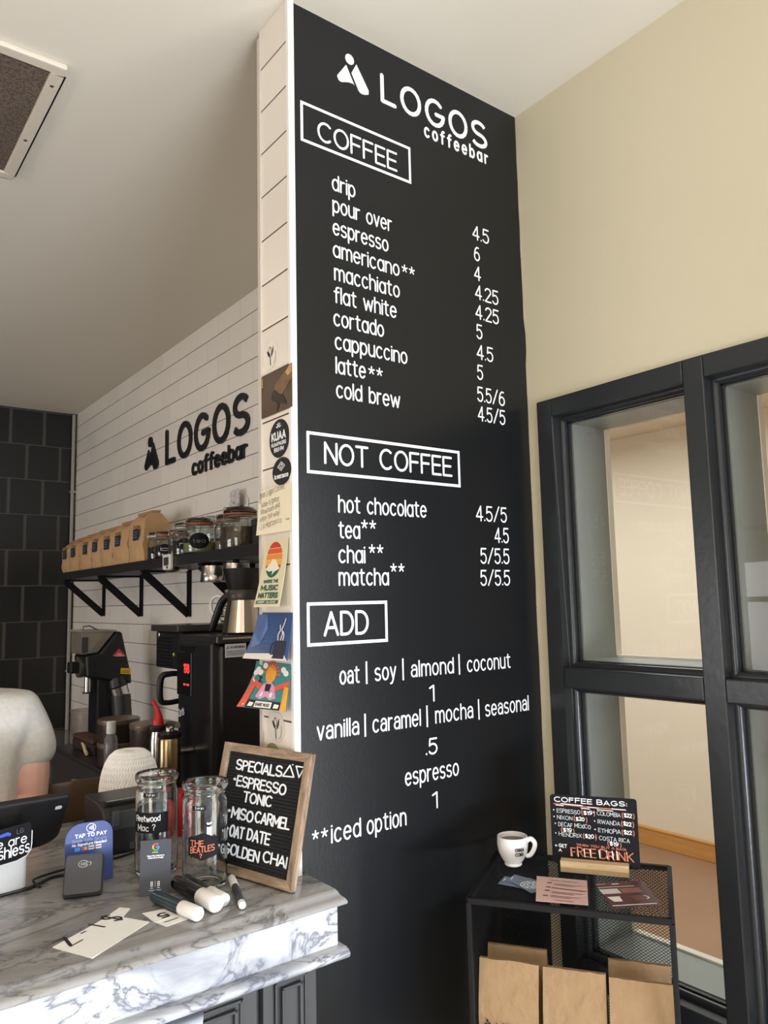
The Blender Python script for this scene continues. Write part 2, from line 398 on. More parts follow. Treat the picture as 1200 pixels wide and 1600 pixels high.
    G['H'] = (.5, [[(0, 1), (0, 0)], [(.5, 1), (.5, 0)], [(0, .52), (.5, .52)]])
    G['K'] = (.48, [[(0, 1), (0, 0)], [(.46, 1), (0, .42)], [(.14, .56), (.48, 0)]])
    G['U'] = (.52, [[(0, 1), (0, .26)]+E(.26, .26, .26, .26, 180, 360)+[(.52, 1)]])
    G['V'] = (.52, [[(0, 1), (.26, 0), (.52, 1)]]); G['W'] = (.78, [[(0, 1), (.19, 0), (.39, .85), (.59, 0), (.78, 1)]])
    G['X'] = (.5, [[(0, 1), (.5, 0)], [(.5, 1), (0, 0)]]); G['Y'] = (.5, [[(0, 1), (.25, .48), (.5, 1)], [(.25, .48), (.25, 0)]])
    G['Z'] = (.5, [[(0, 1), (.5, 1), (0, 0), (.5, 0)]]); G['J'] = (.36, [[(.36, 1), (.36, .2)]+E(.18, .2, .18, .2, 0, -180)])
    G['0'] = (.5, [E(.25, .5, .25, .5, 0, 360)]); G['1'] = (.17, [[(0, .86), (.17, 1), (.17, 0)]])
    G['2'] = (.46, [E(.23, .75, .22, .25, 165, -25)+[(0, 0), (.46, 0)]])
    G['3'] = (.44, [E(.2, .76, .21, .24, 150, -90)+E(.2, .27, .23, .27, 90, -150)])
    G['4'] = (.48, [[(.35, 0), (.35, 1), (0, .27), (.48, .27)]])
    G['5'] = (.44, [[(.42, 1), (.05, 1), (.02, .56)]+E(.2, .33, .23, .33, 120, -150)])
    G['6'] = (.46, [E(.23, .3, .23, .3, 0, 360), [(.4, .96), (.26, .99), (.12, .86), (.03, .6), (0, .3)]])
    G['7'] = (.44, [[(0, 1), (.44, 1), (.14, 0)]])
    G['8'] = (.46, [E(.23, .76, .2, .24, 0, 360), E(.23, .27, .23, .27, 0, 360)])
    G['9'] = (.46, [E(.23, .7, .23, .3, 0, 360), [(.46, .7), (.43, .4), (.34, .14), (.2, .01), (.06, .04)]])
    G['.'] = (0, [Dot(0, .04)]); G[','] = (.06, [[(.06, .05), (0, -.12)]]); G[':'] = (0, [Dot(0, .12), Dot(0, .6)])
    G['/'] = (.42, [[(0, 0), (.42, 1.05)]]); G['|'] = (0, [[(0, -.02), (0, 1.05)]]); G['-'] = (.26, [[(0, .45), (.26, .45)]])
    G['*'] = (.36, [[(.18, .2), (.18, .62)], [(0, .5), (.36, .32)], [(0, .32), (.36, .5)]])
    G['^'] = (.42, [[(.21, .58), (.21, .28)], [(.21, .28), (0, .36)], [(.21, .28), (.42, .36)], [(.21, .28), (.08, .02)], [(.21, .28), (.34, .02)]])
    G['?'] = (.4, [E(.2, .78, .2, .22, 165, -60)+[(.2, .42), (.2, .28)], Dot(.2, .04)])
    G['!'] = (0, [[(0, 1), (0, .3)], Dot(0, .04)]); G["'"] = (0, [[(0, 1), (0, .8)]])
    G['+'] = (.4, [[(.2, .2), (.2, .7)], [(0, .45), (.4, .45)]]); G['$'] = (.5, [g for g in G['S'][1]]+[[(.26, 1.1), (.26, -.1)]])
    G['('] = (.18, [E(.4, .5, .4, .68, 130, 230)]); G[')'] = (.18, [E(-.22, .5, .4, .68, 50, -50)])
    G['&'] = (.5, [[(.5, 0), (.1, .7)]+E(.23, .8, .14, .2, 200, -20)+[(.1, .4)]+E(.2, .22, .2, .22, 140, 330)+[(.5, .45)]])
    G['~'] = (.07, [Dot(.035, .5)])
    return G
GL = glyphs()

LIFT = [0]
def stroke(mb, pts, r, fr, dep=0.0004, rnd=True, top_only=True):
    """ribbon of half width r along 2D pts; fr maps (u, v, w) to 3D; every piece lies a hair above the last"""
    base = dep
    def nxt():
        LIFT[0] = (LIFT[0]+1) % 40; return base+LIFT[0]*8e-6
    if len(pts) == 2 and math.hypot(pts[0][0]-pts[1][0], pts[0][1]-pts[1][1]) < r*0.2:
        n = 14; k = nxt(); c = pts[0]; rg = [(c[0]+r*1.1*math.cos(2*PI*i/n), c[1]+r*1.1*math.sin(2*PI*i/n)) for i in range(n)]
        mb.face([fr(*p, k) for p in rg])
        if not top_only:
            for i in range(n): mb.face([fr(*rg[i], 0), fr(*rg[(i+1) % n], 0), fr(*rg[(i+1) % n], k), fr(*rg[i], k)])
        return
    runs = [[pts[0]]]
    for i in range(1, len(pts)):
        runs[-1].append(pts[i])
        if 0 < i < len(pts)-1:
            a = Vector((pts[i][0]-pts[i-1][0], pts[i][1]-pts[i-1][1])); b = Vector((pts[i+1][0]-pts[i][0], pts[i+1][1]-pts[i][1]))
            if a.length > 1e-9 and b.length > 1e-9 and a.angle(b) > 0.9: runs.append([pts[i]])
    for run in runs:
        q = [run[0]]
        for p in run[1:]:
            if math.hypot(p[0]-q[-1][0], p[1]-q[-1][1]) > 1e-7: q.append(p)
        if len(q) < 2: q = [q[0], (q[0][0]+1e-6, q[0][1])]
        L = []; R = []
        for i, p in enumerate(q):
            a = q[max(i-1, 0)]; b = q[min(i+1, len(q)-1)]
            d = Vector((b[0]-a[0], b[1]-a[1])); d.normalize(); k = 1.0
            if 0 < i < len(q)-1:
                e = Vector((q[i+1][0]-p[0], q[i+1][1]-p[1])); e.normalize(); k = 1/max(0.6, d.dot(e))
            L.append((p[0]-d.y*r*k, p[1]+d.x*r*k)); R.append((p[0]+d.y*r*k, p[1]-d.x*r*k))
        dep = nxt()
        for i in range(len(q)-1):
            mb.face([fr(*L[i], dep), fr(*R[i], dep), fr(*R[i+1], dep), fr(*L[i+1], dep)])
            if not top_only:
                mb.face([fr(*L[i], 0), fr(*L[i], dep), fr(*L[i+1], dep), fr(*L[i+1], 0)])
                mb.face([fr(*R[i], dep), fr(*R[i], 0), fr(*R[i+1], 0), fr(*R[i+1], dep)])
        if not top_only:
            for k in (0, -1): mb.face([fr(*L[k], 0), fr(*R[k], 0), fr(*R[k], dep), fr(*L[k], dep)])
        if rnd or len(runs) > 1:
            for c in (q[0], q[-1]):
                n = 10; ring = [(c[0]+r*math.cos(2*PI*i/n), c[1]+r*math.sin(2*PI*i/n)) for i in range(n)]
                dep = nxt()
                mb.face([fr(*p, dep) for p in ring])
                if not top_only:
                    for i in range(n): mb.face([fr(*ring[i], 0), fr(*ring[(i+1) % n], 0), fr(*ring[(i+1) % n], dep), fr(*ring[i], dep)])

def plane_frame(o, U, V):
    o = Vector(o); U = Vector(U).normalized(); V = Vector(V); V = (V-U*V.dot(U)).normalized(); N = U.cross(V)
    return lambda u, v, w=0.0: o+U*u+V*v+N*w

def measure(t, gap, space, sub):
    x = 0.0
    for i, ch in enumerate(t):
        if ch == ' ': x += space; continue
        ch = sub.get(ch, ch); x += GL[ch][0]+(gap if i < len(t)-1 else 0)
    return x
def write(mb, t, fr, u, v, h, width=None, wt=0.055, gap=0.17, space=0.34, sub={}, dep=0.0004, rnd=True, sx=0.8, rise=0.0, solid=False, jit=0.0, center=False, right=False, xh=0.70):
    """letters of cap height h starting at (u, v) in the frame; wt = half stroke width / h"""
    r = wt*h; nat = measure(t, gap, space, sub)
    if width is not None: sx = (width-2*r)/max(nat*h, 1e-6)
    if nat == 0: sx = 1
    tot = nat*h*sx+2*r
    if center: u -= tot/2
    if right: u -= tot
    x = 0.0
    for i, ch in enumerate(t):
        if ch == ' ': x += space; continue
        ch = sub.get(ch, ch); g = GL[ch]
        jy = random.uniform(-jit, jit)*h; js = 1+random.uniform(-jit, jit)
        for st in g[1]:
            pts = []
            for px, py in st:
                uu = u+r+(x+px*js)*h*sx
                if xh != 0.70 and py > 0 and ch.islower() or xh != 0.70 and ch == '@': py = py*xh/.70 if py <= .70 else xh+(py-.70)*(1-xh)/.30
                # keep strokes inside the letter height
                pts.append((uu, v+r+py*(h-2*r)*js+jy+(uu-u)*rise))
            stroke(mb, pts, r, fr, dep, rnd, not solid)
        x += g[0]+gap
    return tot

# ================================================================== the setting
XS, XC, YM, ZC, XT, YB = 1.512, 0.789, 1.344, 2.935, 1.477, 5.39
def sbox(name, a, c, m):
    b = MB(); b.box(a, c); return struct(b.obj(name, m))
sbox('floor', (-4.3, -3.7, -0.1), (XS, 5.6, 0), FLOORM)
sbox('ceiling', (-4.3, -3.7, ZC), (1.69, 5.6, ZC+0.1), CEIL)
b = MB()
for a, c in (((XS, -3.7, 0), (1.69, 0.45, ZC)), ((XS, 1.29, 0), (1.69, 1.47, ZC)), ((XS, 0.45, 0), (1.69, 1.29, 0.74)), ((XS, 0.45, 2.10), (1.69, 1.29, ZC))): b.box(a, c)
struct(b.obj('wall_right', SAGE))
sbox('wall_bar', (XT, 1.47, 0), (1.69, YB+0.1, ZC), TILEW)
sbox('wall_back', (-4.3, YB, 0), (XT, YB+0.1, ZC), TILEB)
sbox('wall_left', (-4.3, -3.7, 0), (-4.2, YB, ZC), CREAM)
b = MB()
for a, c in (((-4.2, -3.7, 0), (-1.85, -3.6, ZC)), ((1.45, -3.7, 0), (XS, -3.6, ZC)), ((-1.85, -3.7, 0), (1.45, -3.6, 0.25)), ((-1.85, -3.7, 2.25), (1.45, -3.6, ZC))): b.box(a, c)
struct(b.obj('wall_front', CREAM))
b = MB(); b.box((XC, YM+0.004, 0), (XS, 1.47, ZC)); o = b.obj('wall_column', TILES); struct(o)
# glazing bars of the front and side windows (behind the viewer), last set added with the bar fill
for nm, f in (('window_2', lambda u, z: (u, -3.49, z)), ('window_3', lambda u, z: (1.43, u, z)), ('window_4', lambda u, z: (-4.09, u, z)), ('added_window_bars', lambda u, z: (-4.09, u, z))):
    b = MB(); us = (-1.8, -0.75, 0.3, 1.4) if nm == 'window_2' else ((-2.40, -1.48, -0.56, 0.36) if nm == 'window_3' else ((-2.7, -1.3, 0.1) if nm == 'window_4' else (2.1, 3.2, 4.3)))
    zz = (0.45, 1.55, 2.22)
    for u in us: b.bar(f(u, zz[0]), f(u, zz[-1]), 0.05, 0.04)
    for z in zz: b.bar(f(us[0], z), f(us[-1], z), 0.04, 0.05)
    struct(b.obj(nm, FRAMEG))
# white metal edge on the column corner, white-grey corner strip at the far corner of the bar
sbox('trim_1', (XC-0.001, YM-0.006, 0), (0.8025, YM+0.004, ZC), TRIMW)
b = MB(); b.box((XC-0.004, 1.462, 0), (XC+0.004, 1.474, 2.915)); struct(b.obj('trim_2', mat('tile_edge_strip', lin(206, 196, 184), 0.4)))
b = MB(); b.cyl((1.452, 5.372, 0.83), (1.452, 5.372, ZC-0.01), 0.011, n=10)
for z in (2.39, 1.2): b.box((1.438, 5.36, z), (1.477, 5.39, z+0.012))
struct(b.obj('trim_3', mat('pale_conduit', lin(168, 166, 162), 0.5)))
# corridor on the other side of the window
sbox('floor_corridor', (1.69, -2, -0.1), (4.62, 7.5, 0), HFLOOR)
sbox('ceiling_corridor', (1.69, -2, 2.7), (4.62, 7.5, 2.8), CREAM)
sbox('wall_corridor', (4.52, -2, 0), (4.62, 7.5, 2.7), HALLW)
sbox('wall_corridor_far', (1.69, 7.4, 0), (4.52, 7.5, 2.7), HALLW)
sbox('wall_corridor_near', (1.69, -2.1, 0), (4.52, -2, 2.7), HALLW)
b = MB(); b.box((4.49, -2, 0), (4.52, 7.4, 0.11)); b.lathe([(0.012, 0), (0.012, 9.4)], (4.497, -2, 0.108), (0, 1, 0), 10)
struct(b.obj('baseboard_corridor', WOODB, bevel=0.004))

# window with four panes in the sage wall
win = thing('window_1', None, None, (XS, 0.87, 0.726), kind='structure')
def wl(x, y, z): return (x-XS, y-0.87, z-0.726)
def wbox(b, a, c): b.box(wl(*a), wl(*c))
OP = [(y0, y1, z0, z1) for (y0, y1) in ((0.895, 1.26), (0.482, 0.847)) for (z0, z1) in ((1.447, 2.072), (0.774, 1.399))]
b = MB()
x0, x1 = 1.500, 1.556
wbox(b, (x0, 1.26, 0.726), (x1, 1.308, 2.119)); wbox(b, (x0, 0.847, 0.726), (x1, 0.895, 2.119)); wbox(b, (x0, 0.434, 0.726), (x1, 0.482, 2.119))
for y0, y1 in ((0.895, 1.26), (0.482, 0.847)):
    for z0, z1 in ((2.072, 2.119), (1.399, 1.447), (0.726, 0.774)): wbox(b, (x0, y0, z0), (x1, y1, z1))
b.obj('window_frame', FRAMEG, win, bevel=0.003)
b = MB()                                     # rounded stop mouldings inside each opening
for y0, y1, z0, z1 in OP:
    for s, y in ((1, y0), (-1, y1)):
        b.lathe([(0.011, 0), (0.011, z1-z0)], wl(1.541, y+s*0.002, z0), (0, 0, 1), 12)
        wbox(b, (1.548, min(y, y+s*0.015), z0), (1.556, max(y, y+s*0.015), z1))
    for s, z in ((1, z0), (-1, z1)):
        b.lathe([(0.011, 0), (0.011, y1-y0)], wl(1.541, y0, z+s*0.002), (0, 1, 0), 12)
        wbox(b, (1.548, y0, min(z, z+s*0.015)), (1.556, y1, max(z, z+s*0.015)))
b.obj('glazing_stop', FRAMEG, win, smooth=True)
b = MB()                                     # wall-deep reveals
for y0, y1, z0, z1 in OP:
    wbox(b, (1.564, y1-0.015, z0), (1.692, y1+0.03, z1)); wbox(b, (1.564, y0-0.02, z0), (1.692, y0+0.015, z1))
    wbox(b, (1.564, y0, z1-0.015), (1.692, y1, z1+0.02)); wbox(b, (1.564, y0, z0-0.02), (1.692, y1, z0+0.015))
b.obj('reveal', JAMBG, win)
b = MB()
for y0, y1, z0, z1 in OP:
    wbox(b, (1.692, y1-0.017, z0), (1.712, y1+0.02, z1)); wbox(b, (1.692, y0-0.02, z0), (1.712, y0+0.013, z1))
    wbox(b, (1.692, y0, z1-0.013), (1.712, y1, z1+0.02)); wbox(b, (1.692, y0, z0-0.02), (1.712, y1, z0+0.02))
b.obj('corridor_casing', mat('pale_casing', lin(246, 238, 222), 0.5), win)
for y0, y1, z0, z1 in OP:
    b = MB(); wbox(b, (1.557, y0, z0), (1.562, y1, z1)); b.obj('window_pane', PANE, win)

# return-air panel in the ceiling
v = thing('ceiling_vent', 'square brown perforated vent panel in a cream frame on the ceiling', 'vent', (0.16, 2.14, ZC))
b = MB(); W = 0.303; w = 0.272
for a, c in (((-W, -W, -.014), (W, -w, 0)), ((-W, w, -.014), (W, W, 0)), ((-W, -w, -.014), (-w, w, 0)), ((w, -w, -.014), (W, w, 0))): b.box(a, c)
b.obj('frame', mat('vent_frame_cream', lin(222, 212, 194), 0.45), v, bevel=0.004)
t = NT('vent_mesh_brown', 0.8); vo = t.n('ShaderNodeTexVoronoi'); vo.inputs['Scale'].default_value = 170; t.l(t.tc.outputs['Object'], vo.inputs['Vector'])
t.l(t.ramp(vo.outputs['Distance'], [(0.15, lin(64, 54, 46)), (0.6, lin(112, 98, 86))]), t.p.inputs['Base Color']); t.bump(vo.outputs['Distance'], 0.4)
b = MB(); b.box((-w, -w, -.007), (w, w, -.001)); b.obj('grille', t.m, v)
for sx, sy in ((w+.015, 0.06), (w+.015, -0.22)):
    b = MB(); b.sphere((sx, sy, -.014), .006, (1, 1, .4), 10, 6); b.obj('screw', STEEL, v, smooth=True)

# ================================================================== black wall menu
mb_ = thing('menu_board', 'tall black wall menu with white lettering beside the tiled column edge', 'menu board', (0.803, YM, 0))
b = MB(); n = 46; LFT = []; RGT = []
for i in range(n+1):                         # hand-painted, slightly ragged edges
    z = (ZC-0.004)*i/n; LFT.append((random.uniform(-.0012, .0012), 0, z)); RGT.append((0.7045+random.uniform(-.001, .001)+(0.006 if abs(z-2.31) < .03 else 0), 0, z))
poly = LFT+RGT[::-1]
b.prism(poly, (0, .004, 0)); b.obj('panel', BLACKB, mb_, merge=True)
fr = plane_frame((-0.803, 0, 0), (1, 0, 0), (0, 0, 1))
H = 0.0385
lines = {
 'drink_names': [('drip', .8999, .9639, 2.5264), ('pour over', .9005, 1.0676, 2.4752), ('espresso', .9000, 1.0556, 2.4227), ('americano', .8996, 1.0866, 2.3713), ('macchiato', .9019, 1.0855, 2.3185), ('flat white', .9003, 1.0748, 2.2672), ('cortado', .8983, 1.0367, 2.2148), ('cappuccino', .9009, 1.1033, 2.1627), ('latte', .9019, .9828, 2.1088), ('cold brew', .9021, 1.0785, 2.0552),
   ('hot chocolate', .9031, 1.1482, 1.8070), ('tea', .9025, .9588, 1.7523), ('chai', .9015, .9715, 1.7003), ('matcha', .9011, 1.0340, 1.6528)],
 'prices': [('4.5', 1.3282, 1.3884, 2.5316), ('6', 1.3313, 1.3523, 2.4755), ('4', 1.3287, 1.3534, 2.4230), ('4.25', 1.3297, 1.4140, 2.3728), ('4.25', 1.3284, 1.4128, 2.3207), ('5', 1.3296, 1.3511, 2.2690), ('4.5', 1.3276, 1.3867, 2.2158), ('5', 1.3267, 1.3481, 2.1631), ('5.5/6', 1.3242, 1.4221, 2.1066), ('4.5/5', 1.3234, 1.4214, 2.0570),
   ('4.5/5', 1.3045, 1.4125, 1.8065), ('4.5', 1.3651, 1.4163, 1.7550), ('5/5.5', 1.3143, 1.4156, 1.7030), ('5/5.5', 1.3116, 1.4147, 1.6498)],
}
for t_, a, c, z in lines['drink_names']:
    b = MB(); write(b, t_, fr, a, z-.001, H, c-a, wt=0.054, gap=0.175, space=.44, xh=.735); b.obj('drink_name', VINYL, mb_, merge=False)
for a, c, z in ((1.0927, 1.1328, 2.3865), (.9892, 1.0300, 2.1228), (.9614, 1.0019, 1.7765), (.9805, 1.0204, 1.7236), (1.0383, 1.0784, 1.6831)):
    b = MB(); write(b, '^^', fr, a, z-.0015, 0.031, c-a, wt=0.056, gap=0.2); b.obj('asterisk_mark', VINYL, mb_, merge=False)
for t_, a, c, z in lines['prices']:
    b = MB(); write(b, t_, fr, a, z-.001, 0.0392, c-a, wt=0.052, gap=0.16); b.obj('price', VINYL, mb_, merge=False)
adds = [('oat', .8993, .9506, 1.4500), ('soy', .9892, 1.0479, 1.4500), ('almond', 1.0888, 1.2167, 1.4500), ('coconut', 1.2577, 1.4044, 1.4490), ('vanilla', .8427, .9466, 1.3448), ('caramel', .9807, 1.1138, 1.3436), ('mocha', 1.1553, 1.2728, 1.3434), ('seasonal', 1.3113, 1.4626, 1.3417), ('espresso', 1.0646, 1.2217, 1.2218), ('iced', .8731, .9468, 1.1422), ('option', .9609, 1.0662, 1.1416)]
for t_, a, c, z in adds:
    b = MB(); write(b, t_, fr, a, z-.001, 0.0375, c-a, wt=0.053, gap=0.20, sub={'a': '@'}, xh=.745); b.obj('add_on_name', VINYL, mb_, merge=False)
for a, z in ((.9684, 1.4455), (1.067, 1.4455), (1.2337, 1.445), (.9621, 1.338), (1.132, 1.338), (1.291, 1.337)):
    b = MB(); stroke(b, [(a, z), (a, z+.047)], .0021, fr, rnd=False); b.obj('divider_bar', VINYL, mb_, merge=False)
for t_, a, c, z, h in (('1', 1.1398, 1.1555, 1.3915, .0375), ('.5', 1.1251, 1.1602, 1.2770, .0365), ('1', 1.1395, 1.1556, 1.1605, .0365)):
    b = MB(); write(b, t_, fr, a, z, h, c-a, wt=0.058, gap=0.16); b.obj('price', VINYL, mb_, merge=False)
b = MB(); write(b, '^^', fr, 0.8286, 1.157, 0.028, .0377, wt=0.06, gap=0.25); b.obj('asterisk_mark', VINYL, mb_, merge=False)
def box_heading(t_, x0, z0, x1, z1, words, h):
    b = MB(); k = .0033
    for p, q in (((x0, z0), (x1, z0)), ((x0, z1), (x1, z1)), ((x0, z0-k), (x0, z1+k)), ((x1, z0-k), (x1, z1+k))): stroke(b, [p, q], k, fr, rnd=False)
    for w_, a, c, z in words: write(b, w_, fr, a, z, h, c-a, wt=0.058, gap=0.15)
    b.obj('section_heading', VINYL, mb_, merge=False)
box_heading('', .824, 2.617, 1.1265, 2.704, [('COFFEE', .8636, 1.0879, 2.6300)], .0485)
box_heading('', .830, 1.888, 1.254, 1.970, [('NOT', .8696, .9853, 1.9072), ('COFFEE', 1.0148, 1.2320, 1.9080)], .0485)
box_heading('', .826, 1.534, 1.024, 1.616, [('ADD', .8623, .9769, 1.5490)], .0515)
b = MB(); write(b, 'LOGOS', fr, 1.0425, 2.7915, .0752, .3536, wt=0.072, gap=0.24, rnd=False); b.obj('logo_name', VINYL, mb_, merge=False)
b = MB(); write(b, 'coffeebar', fr, 1.1752, 2.7525, .0385, .2219, wt=0.082, gap=0.42); b.obj('logo_subtitle', VINYL, mb_, merge=False)
def emblem(b, fr, u0, v0, s, dep=.0004, left=None):
    """a dot over two leaning, round-footed shapes; s = overall height"""
    f2 = lambda p: (u0+p[0]*s, v0+p[1]*s)
    dot = [f2((.42+.145*math.cos(2*PI*i/24), .85+.15*math.sin(2*PI*i/24))) for i in range(24)]
    lf = [f2(p) for p in ((.30, .645), (.565, .155), (.52, .18), (.46, .175), (.38, .165), (.27, .13), (.17, .085), (.10, .075), (.05, .10), (.015, .16), (.0, .21))]
    rt = [f2(p) for p in ((.64, .80), (.47, .475), (.69, .065), (.74, .015), (.80, 0), (.90, .015), (1.03, .07), (1.04, .19))]
    for pg in (dot, lf, rt):
        if dep < .001: b.face([fr(*p, dep) for p in pg])
        else: b.prism([fr(*p, 0) for p in pg], fr(0, 0, dep)-fr(0, 0, 0))
b = MB(); emblem(b, fr, .919, 2.789, .0855); b.obj('emblem', VINYL, mb_, merge=False)

# ================================================================== raised sign on the white tile wall
sg = thing('wall_sign', 'black raised letters sign on the white tiled wall above the shelf', 'sign', (XT, 4.06, 2.22))
fs = plane_frame((0, 0, -2.22), (0, -1, 0), (0, 0, 1)); SGN = mat('black_sign_letters', lin(26, 26, 28), 0.4)
def letters(t_, u, v, h, width, wt, gap, rnd):
    r = wt*h; sx = (width-2*r)/(measure(t_, gap, .3, {})*h); x = 0
    for ch in t_:
        b = MB(); write(b, ch, fs, u+x*h*sx, v, h, wt=wt, sx=sx, dep=.009, rnd=rnd, solid=True); b.obj('letter', SGN, sg, merge=False)
        x += GL[ch][0]+gap
letters('LOGOS', 4.06-3.7621, 2.328, .185, .9197, .078, .24, False)
letters('coffeebar', 4.06-3.4291, 2.2255, .084, .5663, .085, .24, True)
b = MB(); emblem(b, fs, 0.0, 2.331, .188, .009); b.obj('emblem', SGN, sg)

# ================================================================== marble counter
ct = thing('counter', 'grey panelled service counter with a veined marble top', 'counter', (0.8, 1.5, 0))
def cl(x, y, z): return (x-0.8, y-1.5, z)
XL = -3.2
b = MB()                                     # ogee-edged top, notched round the column
prof = [(1.242, 1.0987), (1.238, 1.0975), (1.233, 1.0945), (1.229, 1.0905), (1.224, 1.0885), (1.218, 1.087), (1.213, 1.084), (1.211, 1.0805), (1.213, 1.0775), (1.232, 1.0765)]
top = []
for k, (y, z) in enumerate(prof): top.append((y, z))
sec = [cl(0, y, z) for y, z in prof]
rows = []
for x, sh in ((XL, 0), (0.0, 0)):
    pass
right = [(0.812-(1.242-y)*0.15+(1.242-y)*0.45, y, z) for y, z in prof]
left = [(XL, y, z) for y, z in prof]
b.grid([[cl(*p) for p in left], [cl(*p) for p in right]])
zt, zb = 1.0987, 1.0765
b.face([cl(*p) for p in ((XL, 1.242, zt), (0.812, 1.242, zt), (0.812, 1.343, zt), (XL, 1.343, zt))])
b.face([cl(*p) for p in ((XL, 1.343, zt), (0.787, 1.343, zt), (0.787, 2.0, zt), (XL, 2.0, zt))])
b.face([cl(*p) for p in ((XL, 1.232, zb), (XL, 2.0, zb), (0.787, 2.0, zb), (0.787, 1.343, zb), (0.812, 1.343, zb), (0.812, 1.232, zb))])
b.face([cl(*p) for p in ((XL, 2.0, zb), (XL, 2.0, zt), (0.787, 2.0, zt), (0.787, 2.0, zb))])
b.face([cl(*p) for p in ((0.787, 1.343, zb), (0.787, 2.0, zb), (0.787, 2.0, zt), (0.787, 1.343, zt))])
b.face([cl(*p) for p in right]+[cl(0.812, 1.343, zb), cl(0.812, 1.343, zt)])
b.face([cl(0.787, 1.343, zb), cl(0.812, 1.343, zb), cl(0.812, 1.343, zt), cl(0.787, 1.343, zt)])
b.obj('worktop', MARBT, ct, smooth=True)
b = MB(); b.box(cl(XL, 1.232, 1.003), cl(0.812, 1.343, 1.0765)); b.obj('fascia', MARBF, ct)
b = MB(); n = 10
half = [(1.222-0.0095*math.sin(PI*i/n)*1.6, 1.003-0.019*(1-math.cos(PI*i/n))/2) for i in range(n+1)]
half = [(1.343, 1.003)]+half+[(1.343, .984)]
b.grid([[cl(XL, y, z) for y, z in half], [cl(0.822, y, z) for y, z in half]])
b.face([cl(0.822, y, z) for y, z in half]); b.face([cl(XL, 1.343, 1.003), cl(0.822, 1.343, 1.003), cl(0.822, 1.343, .984), cl(XL, 1.343, .984)])
b.obj('lower_moulding', MARBF, ct, smooth=True)
b = MB(); b.box(cl(XL, 1.305, 0), cl(0.80, 1.343, .984)); b.box(cl(XL, 1.343, 0), cl(0.785, 1.97, 1.0765)); b.obj('cabinet', CABG, ct)
for x0, x1 in ((0.690, 0.80), (0.53, 0.678), (0.0, 0.52), (-0.55, -0.02), (-1.1, -0.57)):
    b = MB(); b.box(cl(x0, 1.287, 0.1), cl(x1, 1.305, .972))
    w_ = min(.03, (x1-x0)*.2)
    for k, dy in ((w_, .004), (w_+.012, .008)):
        z0, z1 = .1+k, .972-k
        for a, c in (((x0+k, z0), (x0+k+.005, z1)), ((x1-k-.005, z0), (x1-k, z1)), ((x0+k, z1-.005), (x1-k, z1)), ((x0+k, z0), (x1-k, z0+.005))):
            b.box(cl(a[0], 1.287-dy, a[1]), cl(c[0], 1.2875, c[1]))
    b.obj('cabinet_panel', CABG, ct, bevel=0.0015)
b = MB(); pts = []
for i in range(13):
    a = PI*(0.10+0.62*i/12); pts.append((1.285-0.055*math.sin(a), .925+.06*math.cos(a)))
b.grid([[cl(XL, y, z) for y, z in pts], [cl(0.565-0.4*(.98-z), y, z) for y, z in pts]])
b.obj('steel_apron', mat('brushed_apron', lin(150, 156, 166), 0.28, metal=0.9), ct, smooth=True, label='curved brushed steel apron below the marble moulding')

# ================================================================== things standing on the counter
ZT = 1.0988
# --- letter board
lbU, lbV = Vector((.25089, -.96802, 0)), Vector((.23111, .0599, .97108)); lbN = lbU.cross(lbV)
lbd = thing('letter_board', 'wood framed black letter board of specials leaning on the tiled column', 'sign', (.6721, 1.5054, ZT+.0035), basis=(lbU, -lbN, lbV))
LW, LH, LT, LB_ = .2491, .2401, .013, .0168
for nm, pts in (('frame_side', ((0, 0), (LW, 0), (LW-LB_, LB_), (LB_, LB_))), ('frame_side', ((0, LH), (LW, LH), (LW-LB_, LH-LB_), (LB_, LH-LB_))), ('frame_side', ((0, 0), (0, LH), (LB_, LH-LB_), (LB_, LB_))), ('frame_side', ((LW, 0), (LW, LH), (LW-LB_, LH-LB_), (LW-LB_, LB_)))):
    b = MB(); b.prism([(p[0], 0, p[1]) for p in pts], (0, LT, 0))
    hz = pts[0][1] == pts[1][1]
    b.obj(nm, wood_mat('weathered_wood_across', lin(98, 79, 62), lin(188, 162, 134), 0, 14, .7, 6) if hz and 'weathered_wood_across' not in MATS else (MATS['weathered_wood_across'] if hz else WOODF), lbd, bevel=0.0012)
b = MB(); b.box((LB_-.002, .0075, LB_-.002), (LW-LB_+.002, .0115, LH-LB_+.002)); k = 33
for i in range(k):
    z = LB_+(LH-2*LB_)*(i+.5)/k; b.bar((LB_, .0068, z), (LW-LB_, .0068, z), .0016, .0042)
b.obj('felt_panel', FELT, lbd)
f = plane_frame((0, .0058, 0), (1, 0, 0), (0, 0, 1))
def lbt(t_, u, v, w, h, **k):
    b = MB(); write(b, t_, f, u, v, h, w, wt=.075, gap=.13, dep=.0012, solid=True, jit=.03, **k); b.obj('lettering', VINYL, lbd, merge=False)
lbt('SPECIALS', .0413, .1885, .134, .0215)
for tri in (((.178, .1922), (.2077, .1936), (.1931, .2135)), ((.2095, .2138), (.232, .2138), (.2214, .1945))):
    b = MB(); stroke(b, list(tri)+[tri[0], tri[1]], .0013, f, .0012, True, False); b.obj('triangle_mark', VINYL, lbd, merge=False)
b = MB(); stroke(b, [(.1999, .2154), (.2, .2154)], .0012, f, .0012, True, False); b.obj('dot_mark', VINYL, lbd, merge=False)
for t_, u, v, w, h in (('ESPRESSO', .0515, .158, .142, .0215), ('TONIC', .078, .1315, .083, .021), ('MISO', .0525, .0975, .0643, .0222), ('CARMEL', .1206, .0995, .096, .0218), ('OAT', .0555, .0640, .043, .0225), ('DATE', .107, .0655, .064, .022), ('GOLDEN', .0470, .0318, .103, .0212), ('CHAI', .1590, .0348, .065, .0205)): lbt(t_, u, v, w, h)
